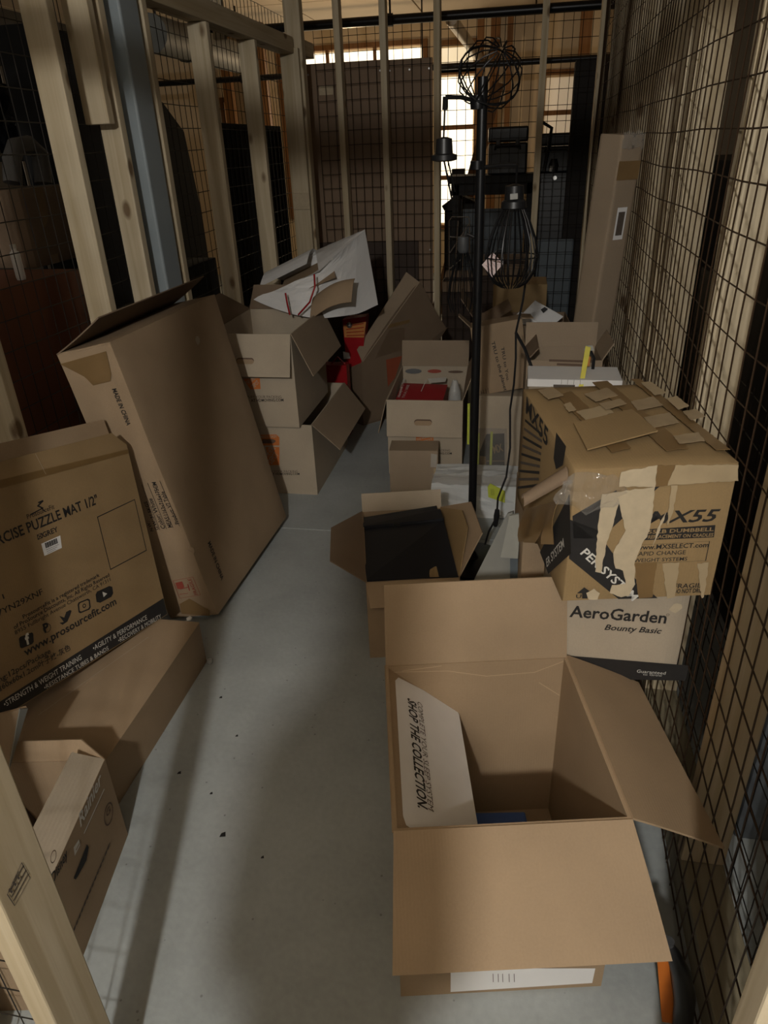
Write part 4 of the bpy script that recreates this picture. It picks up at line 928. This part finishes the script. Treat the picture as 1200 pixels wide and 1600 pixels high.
for i, (quad, y, m_, lab) in enumerate([([(803,505),(836,470),(880,495),(868,505)], 3.72, WHITE, 'larger white sheet with black clip sticking out of the papers carton'), ([(797,503),(812,487),(840,504),(826,508)], 3.66, plain('white_paper_bright', (.85, .85, .86), .6), 'small bright white sheet in front in the papers carton')]):
    s_ = MB().prism([atY(*p, y) for p in quad], (.0, .003, .002)).build('paper_sheet', m_); tag(s_, lab, 'paper')
k_ = MB().prism([atY(845,484,3.70), atY(851,480,3.70), atY(856,483,3.70), atY(849,489,3.70)], (0, .008, 0)).build('binder_clip', BLACK); tag(k_, 'black binder clip on the larger white sheet', 'clip')
dk = MB().prism([atY(745,520,3.55), atY(752,492,3.62), atY(794,468,3.62), atY(800,484,3.55), atY(770,503,3.52)], (.0, .005, .003)).build('brown_board', CARD_DARK); tag(dk, 'dark brown cardboard piece leaning behind the lamp pole', 'cardboard')
# tall narrow carton leaning in the right back corner
Ta = Carton('tall_leaning_carton', 'tall narrow taped carton leaning in the right back corner', 'box', (.245, 2.86, .012), (.105, .105, 1.50), R(40), 0, 0)
Ta.root.matrix_world = Matrix.Translation((.245, 2.95, .012)) @ Matrix.Rotation(R(3), 4, 'Y') @ Matrix.Rotation(R(2.6), 4, 'X') @ Matrix.Rotation(R(40), 4, 'Z'); Ta.M = Ta.root.matrix_world.copy()
soft_box('body', .105, .105, 1.50, CARD_GREY, Ta.root, .001, 41.0, 8); Ta.off = .001
Ta.poly('F', [(.030, 1.16), (.078, 1.16), (.078, 1.27), (.030, 1.27)], WHITE, 'shipping_label', .001, False); Ta.poly('F', [(.038, 1.175), (.07, 1.175), (.07, 1.255), (.038, 1.255)], INK_SOFT, 'barcode', .0016, False)
Ta.poly('F', [(0, 1.36), (.105, 1.36), (.105, 1.42), (0, 1.42)], TAPE, 'packing_tape', .001, False)
def frz(u, v): return Vector((-.0525+.105*u, -.055-.006*abs(noise.noise(Vector((u*9, v*9, 0)))), 1.46+.05*v+.02*noise.noise(Vector((u*7, v*5, 2)))))
sheet('frayed_tape', frz, 12, 5, .0008, CLEAR, Ta.root)

# ================================================================== FLOOR LAMP
lm = empty('floor_lamp'); tag(lm, 'black floor lamp with thin pole and hanging wire cage shades', 'lamp')
LX, LY = -.140, 2.435
MB().tube([(LX, LY, .02), (LX, LY, atY(750, 120, LY).z)], .0155, 14).build('pole', BLACKMET, lm, True)
MB().lathe([(.14, 0), (.14, .012), (.03, .022), (.017, .05)], 28, (LX, LY, 0)).build('base', BLACKMET, lm, True)
def A(x, y, dy=0): return atY(x, y, LY+dy)
MB().lathe([(.022, -.018), (.024, 0), (.022, .018)], 14, A(747, 160)).build('collar', BLACKMET, lm, True)
MB().lathe([(.022, -.012), (.022, .012)], 14, A(746, 258)).build('collar', BLACKMET, lm, True)
def cage(name, c, prof, n, r, sq=1.0):
    e = []; m = MB()
    for k in range(n):
        t = 2*math.pi*k/n; m.tube([c+Vector((math.cos(t)*p, math.sin(t)*p, z)) for p, z in prof], r, 5)
    return m
# arm one: out to the left, drop rod, socket and two long bars
a1 = MB().tube([A(745,158), A(720,152,-.02), A(696,152,-.03)], .006, 8).build('arm', BLACKMET, lm, True)
MB().tube([A(696,151,-.03), A(695,172,-.03)], .008, 8).build('arm_elbow', BLACKMET, a1, True)
MB().tube([A(695,170,-.03), A(693,222,-.03)], .003, 6).build('drop_rod', BLACKMET, a1)
c1 = A(694, 240, -.03); s1 = MB().lathe([(.008, .045), (.024, .04), (.027, .0), (.040, -.004), (.040, -.018), (.022, -.022)], 18, c1).build('socket', BLACK, lm, True)
MB().tube([c1+Vector((.0, 0, -.02)), A(707, 316, -.03)], .003, 6).build('shade_bar', BLACKMET, s1); MB().tube([c1+Vector((.012, 0, -.02)), A(711, 300, -.03)], .0025, 6).build('shade_bar', BLACKMET, s1)
# arm two: to the right, bell shaped cage of many wires
a2 = MB().tube([A(748,262), A(790,258,-.02), A(808,258,-.03)], .006, 8).build('arm', BLACKMET, lm, True)
MB().tube([A(808,258,-.03), A(806,296,-.03)], .003, 6).build('drop_rod', BLACKMET, a2)
c2 = A(803, 318, -.03); s2 = MB().lathe([(.008, .055), (.028, .05), (.030, .012), (.038, .006), (.040, -.012), (.03, -.02)], 18, c2).build('socket', BLACK, lm, True)
MB().prism([A(797,303,-.075), A(809,302,-.075), A(809,311,-.075), A(797,312,-.075)], (0, .003, 0)).build('rating_label', plain('grey_label', (.3, .3, .28), .6), s2)
m = cage('x', c2, [(.032, -.012), (.05, -.045), (.072, -.10), (.084, -.155), (.078, -.20), (.055, -.235), (.03, -.25)], 26, .0022)
m.tube([c2+Vector((.084*math.cos(t*.314), .084*math.sin(t*.314), -.155)) for t in range(21)], .002, 5, False); m.build('wire_cage_shade', BLACKMET, lm, True)
# arm three: low, small socket with drooping wires
a3 = MB().tube([A(744,372), A(730,366), A(727,372)], .005, 8).build('arm', BLACKMET, lm, True)
c3 = A(724, 384, -.0); s3 = MB().lathe([(.006, .03), (.018, .028), (.02, -.01), (.014, -.022)], 14, c3).build('socket', GREYDK, lm, True)
m = cage('x', c3, [(.016, -.02), (.03, -.06), (.045, -.12), (.05, -.17), (.04, -.21)], 14, .0016); m.build('wire_cage_shade', BLACKMET, lm, True)
# top globe of wire
c4 = A(765, 118, .03); m = cage('x', c4, [(.012, .10), (.05, .085), (.082, .05), (.094, .0), (.082, -.05), (.05, -.085), (.014, -.11)], 16, .0022)
rot = Matrix.Rotation(R(55), 3, 'X') @ Matrix.Rotation(R(20), 3, 'Y')
m.tube([c4+Vector((.094*math.cos(t*.314), .094*math.sin(t*.314), 0)) for t in range(21)], .003, 5, False)
m.v = [c4+rot @ (v-c4) for v in m.v]; m.build('wire_globe_shade', BLACKMET, lm, True)
# care tag and cord
tgp = [A(770,394,-.06), A(786,412,-.06), A(769,433,-.06), A(753,414,-.06)]
t_ = MB().prism(tgp, (0, .0015, 0)).build('care_tag', PINKISH, lm); MB().tube([A(771,396,-.06), A(778,390,-.05), A(786,389,-.04)], .002, 5).build('tag_string', GREYDK, t_)
for k in range(5): MB().bar(A(759+3*k,412-4*k+2,-.0612), A(769+3*k,424-4*k+2,-.0612), .0006, .0008).build('tag_print', INK_RED, t_)
cp = [(812,300,.02),(822,360,.02),(824,420,.02),(817,470,.03),(806,520,.04),(806,560,.05),(803,600,.05),(797,640,.04),(797,700,.0),(791,745,-.05),(778,778,-.08),(776,808,-.10),(764,830,-.08),(758,850,-.04)]
co = MB().tube([A(*p) for p in cp], .0042, 6).build('power_cord', BLACK, lm, True)
MB().tube([A(777,796,-.095), A(776,806,-.10), A(774,822,-.10)], [.008, .011, .007], 8).build('cord_switch', BLACK, co, True)
MB().tube([A(806,520,.05), A(820,545,.06), A(830,572,.06), A(831,592,.06)], .006, 6).build('cord_branch', BLACK, co, True)

# ================================================================== TOOL, bottom right
sw = empty('hand_saw'); tag(sw, 'black handled tool with orange blade cover on the floor at bottom right', 'tool')
def Q(x, y, d=0): return atY(x, y, .80+d)
MB().tube([Q(1043,1474), Q(1052,1490), Q(1064,1520), Q(1070,1560), Q(1066,1610), Q(1052,1670)], [.007, .012, .017, .019, .018, .014], 12).build('handle', BLACK, sw, True)
MB().lathe([(.009, -.004), (.009, .004)], 12, Q(1045,1472,-.012)).build('pivot_bolt', GREYDK, sw)
MB().prism([Q(1027,1502,.01), Q(1044,1498,.01), Q(1052,1560,.01), Q(1054,1660,.01), Q(1040,1660,.01), Q(1033,1580,.01)], (.003, .012, 0)).build('blade_cover', TOOLORANGE, sw)
MB().prism([Q(1074,1555,.01), Q(1085,1560,.01), Q(1080,1580,.01), Q(1073,1578,.01)], (0, .01, 0)).build('orange_tab', TOOLORANGE, sw)

# ================================================================== BEHIND THE BACK WALL
# brown hardboard panels behind the mesh
x0 = atY(484, 250, 5.26).x; xm = atY(608, 250, 5.26).x; x1 = atY(676, 250, 5.26).x; zt = atY(580, 94, 5.26).z
for (a, b, z0, z1, y, lab) in [(x0, xm-.002, 0, zt, 5.26, 'tall brown hardboard panel with small label behind the back wire mesh'), (xm+.002, x1, 0, zt-.004, 5.262, 'narrower brown hardboard panel behind the mesh, right of the labelled one')]:
    e = empty('hardboard_panel'); tag(e, lab, 'panel'); bevbox('board', a, b, y, y+.012, z0, z1, HARDBOARD, e, .002, 1)
    for (u, zz_) in [(.06, .97), (.5, .97), (.93, .97), (.06, .42), (.5, .42), (.93, .42)]:
        MB().lathe([(.006, 0), (.006, .003)], 8).build('screw_head', SILVER, e).matrix_local = Matrix.Translation((a+(b-a)*u, y-.001, z1*zz_)) @ Matrix.Rotation(R(90), 4, 'X')
    if a == x0:
        p = atY(499, 149, y); p2 = atY(520, 134, y); bevbox('paper_label', p.x, p2.x, y-.002, y-.0005, p.z, p2.z, PAPER, e, .0003, 1)
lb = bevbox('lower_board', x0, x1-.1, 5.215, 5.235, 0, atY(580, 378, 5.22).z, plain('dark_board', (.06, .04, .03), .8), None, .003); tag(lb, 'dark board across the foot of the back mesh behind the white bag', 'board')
# work table with black cases and clutter
wt = empty('workbench'); tag(wt, 'dark workbench behind the back mesh carrying black cases', 'table')
YB = 5.62; a = atY(700, 288, YB); b = atY(845, 262, YB); b2 = atY(930, 250, YB)
b2 = atY(838, 262, YB)
bevbox('bench_top', a.x, b2.x, YB, YB+.38, a.z, a.z+.05, FLATBLACK, wt); bevbox('apron', a.x+.02, b2.x-.02, YB+.03, YB+.06, a.z-.08, a.z, FLATBLACK, wt)
for x in (a.x+.03, b2.x-.06):
    for y in (YB+.03, YB+.30): bevbox('leg', x, x+.05, y, y+.05, 0, a.z, FLATBLACK, wt)
ZT = a.z+.05
def case(name, px0, px1, pytop, y, dep, mat, lab, cat, zb, parts=True):
    p = atY(px0, pytop, y); q_ = atY(px1, pytop, y); e = empty(name); tag(e, lab, cat); h = p.z-zb
    bevbox('case_body', p.x, q_.x, y, y+dep, zb, zb+h*.62, mat, e, .012); bevbox('case_lid', p.x-.004, q_.x+.004, y-.004, y+dep, zb+h*.63, zb+h*.93, mat, e, .014)
    if parts:
        MB().tube([(p.x+.05, y-.012, zb+h*.5), (p.x+.05, y-.03, zb+h*.56), (q_.x-.05, y-.03, zb+h*.56), (q_.x-.05, y-.012, zb+h*.5)], .008, 6).build('handle', BLACK, e, True)
        for k in (.25, .75): x = p.x+(q_.x-p.x)*k; bevbox('latch', x-.015, x+.015, y-.01, y, zb+h*.52, zb+h*.68, GREYDK, e)
    return e
case('tool_case', 764, 826, 193, 5.66, .2, BLACK, 'black ribbed tool case on the workbench behind the caged lamp', 'case', ZT)
case('machine_case', 842, 914, 204, 5.75, .28, BLACK, 'black machine case on the black cabinet right of the tool case', 'case', ZT)
cl = MB().tube([atY(846,190,5.6), atY(862,200,5.6), atY(858,225,5.68), Vector((atY(850,262,5.7).x, 5.69, ZT+.012))], .012, 6).build('clamp', BLACK, None, True); tag(cl, 'black clamp arm sticking up beside the machine case', 'tool')
tl = empty('grinder'); tag(tl, 'black bench tool with white nozzle at the bench edge by the mesh', 'tool')
p = atY(866, 256, 5.6); MB().lathe([(.03, 0), (.035, .05), (.02, .09)], 12, (p.x, 5.705, ZT)).build('tool_body', BLACK, tl, True); MB().tube([(p.x-.02, 5.675, ZT+.012), (p.x-.015, 5.67, ZT+.045)], .011, 8).build('nozzle', INK_WHITE, tl, True)
cbn = empty('tool_cabinet'); tag(cbn, 'black cabinet with a round lock beside the workbench at the right', 'cabinet')
a = atY(843, 285, 5.56); b = atY(930, 400, 5.56); bevbox('cabinet_body', a.x, b.x, 5.665, 6.05, .0, ZT, BLACK, cbn); bevbox('cabinet_door', a.x+.01, b.x-.01, 5.65, 5.663, .05, ZT-.03, BLACK, cbn)
MB().tube([atY(867,278,5.642), atY(867,278,5.65)], .014, 12).build('lock_ring', SILVER, cbn, True)
gp = bevbox('plastic_sheet', atY(840,372,5.4).x, atY(897,372,5.4).x, 5.36, 5.40, .0, atY(870,372,5.4).z, BLUEGREY, None, .015); tag(gp, 'blue-grey plastic panel standing behind the mesh at the right', 'panel')
gp = bevbox('pale_board', atY(718,310,5.9).x, atY(820,310,5.9).x, 6.14, 6.16, 0, atY(760,308,5.9).z-.10, BLUEGREY, None, .004); tag(gp, 'pale grey board under the workbench behind the caged lamp', 'board')
rk = empty('wire_rack'); tag(rk, 'silver folding wire rack behind the mesh left of the lamp', 'rack')
def W(x, y): return atY(x, y, 5.48)
for pts in [[(702,440),(702,345),(706,339),(732,339),(734,346),(734,440)], [(703,370),(733,372)], [(703,395),(733,350)], [(703,420),(733,395)], [(710,440),(716,345)], [(722,440),(726,345)]]:
    MB().tube([W(*p) for p in pts], .0045, 6).build('rack_wire', SILVER, rk, True)
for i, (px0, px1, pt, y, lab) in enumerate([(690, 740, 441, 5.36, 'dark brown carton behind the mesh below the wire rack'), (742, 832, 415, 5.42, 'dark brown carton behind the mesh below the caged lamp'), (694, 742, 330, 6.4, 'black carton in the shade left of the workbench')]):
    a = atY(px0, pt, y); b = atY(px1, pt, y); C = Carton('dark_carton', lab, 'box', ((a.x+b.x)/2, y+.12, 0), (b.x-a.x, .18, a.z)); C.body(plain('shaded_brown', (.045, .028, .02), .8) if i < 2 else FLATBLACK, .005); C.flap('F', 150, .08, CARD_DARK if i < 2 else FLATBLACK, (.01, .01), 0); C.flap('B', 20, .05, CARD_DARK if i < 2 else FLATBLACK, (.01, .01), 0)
tp = empty('camera_tripod'); tag(tp, 'black tripod standing before the bright window behind the mesh', 'tripod')
hp = atY(715, 285, 6.9); 
for k in range(3): t = 2.1*k+.4; MB().tube([(hp.x, 6.9, hp.z), (hp.x+.22*math.cos(t), 6.9+.22*math.sin(t), 0.01)], .011, 6).build('leg', BLACK, tp, True)
MB().tube([(hp.x, 6.9, hp.z-.02), (hp.x, 6.9, hp.z+.10)], .016, 8).build('centre_column', BLACK, tp, True); bevbox('head', hp.x-.05, hp.x+.06, 6.86, 6.94, hp.z+.06, hp.z+.11, BLACK, tp)
dw = MB().prism([atY(690,322,6.3), atY(715,303,6.3), atY(742,315,6.3), atY(742,329,6.3), atY(694,329,6.3)], (0, .2, 0)).build('tarp', FLATBLACK); tag(dw, 'dark folded tarp on the black carton left of the workbench', 'tarp')
lad = empty('leaning_plank'); tag(lad, 'brown plank leaning before the workshop window behind the pole', 'plank')
MB().bar(atY(778,130,7.6), atY(738,280,7.4)+(atY(738,280,7.4)-atY(778,130,7.6))*1.52, .11, .04, (0, 1, 0)).build('plank', WOOD_BRN, lad)

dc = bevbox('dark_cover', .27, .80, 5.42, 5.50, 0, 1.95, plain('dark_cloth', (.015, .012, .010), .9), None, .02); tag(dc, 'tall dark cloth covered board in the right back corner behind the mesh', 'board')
# ================================================================== LEFT OF THE LEFT WALL
def nb(name, lab, cat, px0, px1, pt, X, zb, h, mat, dx=.35, seed=1.0):
    """box-like thing in the next locker: spans two pixels columns on the plane X"""
    a = atX(px0, pt, X); b = atX(px1, pt, X); C = Carton(name, lab, cat, (X-dx/2, (a.y+b.y)/2, zb), (dx, abs(b.y-a.y), (a.z+b.z)/2-zb if h is None else h)); soft_box('body', dx, abs(b.y-a.y), C.h, mat, C.root, .003, seed, 6); return C
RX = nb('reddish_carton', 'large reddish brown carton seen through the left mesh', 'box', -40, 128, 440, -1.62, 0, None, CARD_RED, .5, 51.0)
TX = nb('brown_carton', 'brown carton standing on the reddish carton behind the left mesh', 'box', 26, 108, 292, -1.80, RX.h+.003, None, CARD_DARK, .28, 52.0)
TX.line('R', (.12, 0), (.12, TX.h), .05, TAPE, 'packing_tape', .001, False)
p = atX(33, 434, -1.68); bt = empty('white_bottle'); tag(bt, 'slim white bottle standing before the brown carton, left mesh', 'bottle')
hb = atX(31, 386, -1.68).z-RX.h-.003; MB().lathe([(.014, 0), (.016, .01), (.016, hb*.85), (.013, hb*.9), (.009, hb*.92), (.009, hb)], 14, (p.x, p.y, RX.h+.003)).build('bottle_body', WHITE, bt, True); MB().lathe([(.010, 0), (.010, .012)], 12, (p.x, p.y, RX.h+.003+hb)).build('cap', INK_WHITE, bt, True)
sc = MB().prism([atX(108,430,-1.64), atX(123,427,-1.64), atX(124,432,-1.64), atX(109,435,-1.64)], (-.03, 0, 0)).build('white_scrap', INK_WHITE); tag(sc, 'small white scrap lying on the reddish carton', 'scrap')
hoop = empty('grey_neck_pillow'); tag(hoop, 'grey arched cushion lying on the brown carton behind the mesh', 'cushion')
MB().tube([atX(20,286,-1.95), atX(18,250,-1.95), atX(24,230,-1.95), atX(45,226,-1.95), atX(62,240,-1.95), atX(68,286,-1.95)], .034, 12).build('cushion_roll', plain('grey_fleece', (.12, .115, .11), .95), hoop, True)
bb = MB().prism([atX(-5,300,-1.9), atX(24,296,-1.9), atX(26,326,-1.9), atX(-5,324,-1.9)], (-.1, 0, 0)).build('blue_packet_far', plain('deep_blue', (.015, .02, .09), .5)); bb.name = 'blue_pouch'; tag(bb, 'dark blue pouch at the left edge behind the mesh', 'pouch')
MB().bar(atX(22,300,-1.89), atX(30,328,-1.89), .02, .02).build('pouch_fold', WHITE, bb)
# shelving with dark bags
sv = empty('storage_shelf'); tag(sv, 'black wire storage shelf in the next locker on the left', 'shelf')
for z_ in (1.50, 1.95): bevbox('shelf_board', -2.80, -2.35, 2.7, 3.95, z_, z_+.03, FLATBLACK, sv)
for x in (-2.77, -2.38):
    for y in (2.73, 3.92): MB().tube([(x, y, 0), (x, y, 2.3)], .014, 8).build('post', BLACKMET, sv)
def blob(name, lab, cat, c, r, mat, seed, fl=1.0):
    bm = bmesh.new(); bmesh.ops.create_icosphere(bm, subdivisions=4, radius=1)
    for v in bm.verts:
        d_ = v.co.normalized(); f = 1+.22*noise.noise(d_*1.7+Vector((seed, 0, 0)))+.10*abs(noise.noise(d_*5+Vector((0, seed, 0)))); v.co = Vector((d_.x*r[0]*f, d_.y*r[1]*f, d_.z*r[2]*f)); v.co.z = max(v.co.z, -r[2]*.8)
    me = bpy.data.meshes.new(name); bm.to_mesh(me); bm.free(); me.materials.append(mat)
    o = bpy.data.objects.new(name, me); COL.objects.link(o); o.location = c; return tag(o, lab, cat)
BAG = plain('black_bag_plastic', (.009, .009, .012), .3, bump=.8, scale=18); BAGN = plain('navy_bag_plastic', (.010, .012, .030), .35, bump=.8, scale=18)
blob('garbage_bag', 'navy black plastic bag on the shelf at the top left', 'bag', (-2.57, 3.10, 1.53+.145), (.17, .25, .17), BAGN, 1.0)
blob('garbage_bag', 'black plastic bag on the shelf right of the navy bag', 'bag', (-2.57, 3.62, 1.53+.145), (.17, .21, .17), BAG, 2.0)
blob('garbage_bag', 'black plastic bag heaped on the floor behind the steel column', 'bag', (-1.76, 3.12, .33), (.14, .20, .40), BAG, 3.0)
cv = MB().prism([(-2.0, y, z) for y, z in [(3.15,0),(3.15,2.0),(3.5,1.98),(3.8,1.86),(4.2,1.76),(4.42,1.62),(4.5,1.2),(4.5,0)]], (-.2, 0, 0)).build('fabric_wardrobe', plain('charcoal_fabric', (.012, .012, .013), .9)); tag(cv, 'tall dark fabric wardrobe standing behind the left studs', 'wardrobe')
bx = nb('black_tote', 'black tote behind the left mesh beside the leaning carton', 'box', 292, 338, 470-60, -1.60, 0, None, FLATBLACK, .2, 55.0)
bd = empty('black_board'); tag(bd, 'tall black corrugated board behind the two far left studs', 'board')
a = atX(348, 196, -1.60); b = atX(438, 194, -1.60)
bevbox('board_sheet', -1.64, -1.60, a.y, min(b.y, 5.6), 0, (a.z+b.z)/2, FLATBLACK, bd)
for k in range(14): y = a.y+.03+k*(min(b.y, 5.6)-a.y-.06)/13; bevbox('rib', -1.60, -1.594, y-.012, y+.012, .02, (a.z+b.z)/2-.02, FLATBLACK, bd, .002, 1)
for i, (y0, y1, h, x) in enumerate([(1.0, 1.32, .8, -2.1)]):
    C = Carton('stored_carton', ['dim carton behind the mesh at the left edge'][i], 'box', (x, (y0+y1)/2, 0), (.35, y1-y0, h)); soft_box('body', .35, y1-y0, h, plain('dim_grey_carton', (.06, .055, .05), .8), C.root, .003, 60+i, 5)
# a dark partition further left so that nothing stands open
pw = MB().box(-3.3, -3.25, -1, 5.2, 0, 1.35).build('partition', OUTER); tag(pw, 'dark partition in the depth behind the left lockers', 'partition')

# ================================================================== RIGHT OF THE RIGHT WALL
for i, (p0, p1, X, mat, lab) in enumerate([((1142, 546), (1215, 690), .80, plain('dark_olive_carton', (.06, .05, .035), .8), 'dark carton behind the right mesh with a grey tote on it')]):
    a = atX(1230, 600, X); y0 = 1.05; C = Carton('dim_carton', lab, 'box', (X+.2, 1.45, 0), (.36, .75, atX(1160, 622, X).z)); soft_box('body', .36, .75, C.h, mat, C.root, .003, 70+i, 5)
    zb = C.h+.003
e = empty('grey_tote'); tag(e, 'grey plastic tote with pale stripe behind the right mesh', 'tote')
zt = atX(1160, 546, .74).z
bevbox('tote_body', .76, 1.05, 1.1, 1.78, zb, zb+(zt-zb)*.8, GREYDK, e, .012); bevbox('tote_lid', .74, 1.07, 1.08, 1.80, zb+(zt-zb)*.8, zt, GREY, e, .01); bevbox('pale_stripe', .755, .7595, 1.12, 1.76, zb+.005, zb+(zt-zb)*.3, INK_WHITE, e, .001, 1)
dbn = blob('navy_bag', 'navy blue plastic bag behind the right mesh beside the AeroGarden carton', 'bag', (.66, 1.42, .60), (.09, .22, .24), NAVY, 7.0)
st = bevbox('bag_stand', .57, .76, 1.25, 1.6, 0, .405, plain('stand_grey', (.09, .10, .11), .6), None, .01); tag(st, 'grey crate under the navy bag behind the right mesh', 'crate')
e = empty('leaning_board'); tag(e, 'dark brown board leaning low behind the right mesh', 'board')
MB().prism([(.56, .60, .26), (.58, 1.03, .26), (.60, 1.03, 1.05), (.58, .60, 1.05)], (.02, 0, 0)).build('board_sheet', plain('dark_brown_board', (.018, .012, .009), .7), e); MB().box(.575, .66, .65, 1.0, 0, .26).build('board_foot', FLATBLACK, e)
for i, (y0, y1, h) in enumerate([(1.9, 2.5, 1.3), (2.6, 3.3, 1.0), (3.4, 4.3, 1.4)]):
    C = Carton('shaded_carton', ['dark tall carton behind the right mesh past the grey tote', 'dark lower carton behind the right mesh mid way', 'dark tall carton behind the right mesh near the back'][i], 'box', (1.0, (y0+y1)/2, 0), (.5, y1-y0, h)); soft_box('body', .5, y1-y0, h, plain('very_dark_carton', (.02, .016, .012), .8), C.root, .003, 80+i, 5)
pw = MB().box(1.42, 1.47, .3, 9.5, 0, 2.75).build('side_partition', OUTER); tag(pw, 'dark partition in the depth behind the right mesh', 'partition')

# ================================================================== PERSON taking the picture (stands behind the camera)
pm = bpy.data.meshes.new('person_body')
V = [(-.06,-.36,.93),(-.06,-.36,1.10),(-.06,-.37,1.30),(-.06,-.37,1.44),(-.06,-.36,1.52),(-.06,-.33,1.62),(-.06,-.33,1.72),
     (-.13,-.36,.86),(-.135,-.36,.48),(-.135,-.40,.09),(-.14,-.29,.04), (.01,-.36,.86),(.015,-.36,.48),(.015,-.34,.09),(.02,-.23,.04),
     (-.14,-.38,1.40),(-.155,-.34,1.15),(-.11,-.17,1.33), (.02,-.36,1.40),(.035,-.31,1.15),(-.01,-.16,1.33)]
V = [(x-.15, y, z) for x, y, z in V]
Ed = [(0,1),(1,2),(2,3),(3,4),(4,5),(5,6),(0,7),(7,8),(8,9),(9,10),(0,11),(11,12),(12,13),(13,14),(3,15),(15,16),(16,17),(3,18),(18,19),(19,20)]
Ra = [.10,.095,.10,.085,.055,.085,.075,.085,.058,.04,.035,.085,.058,.04,.035,.055,.043,.03,.055,.043,.03]
pm.from_pydata(V, Ed, []); po = bpy.data.objects.new('person', pm); COL.objects.link(po)
sk = po.modifiers.new('skin', 'SKIN'); sb_ = po.modifiers.new('sub', 'SUBSURF'); sb_.levels = 2; sb_.render_levels = 2
for i, r in enumerate(Ra): pm.skin_vertices[0].data[i].radius = (r, r*.72 if i < 4 else r)
pm.skin_vertices[0].data[0].use_root = True
pm.materials.append(plain('dark_clothing', (.05, .055, .07), .9)); tag(po, 'person in dark clothes standing in the doorway taking the picture', 'person')
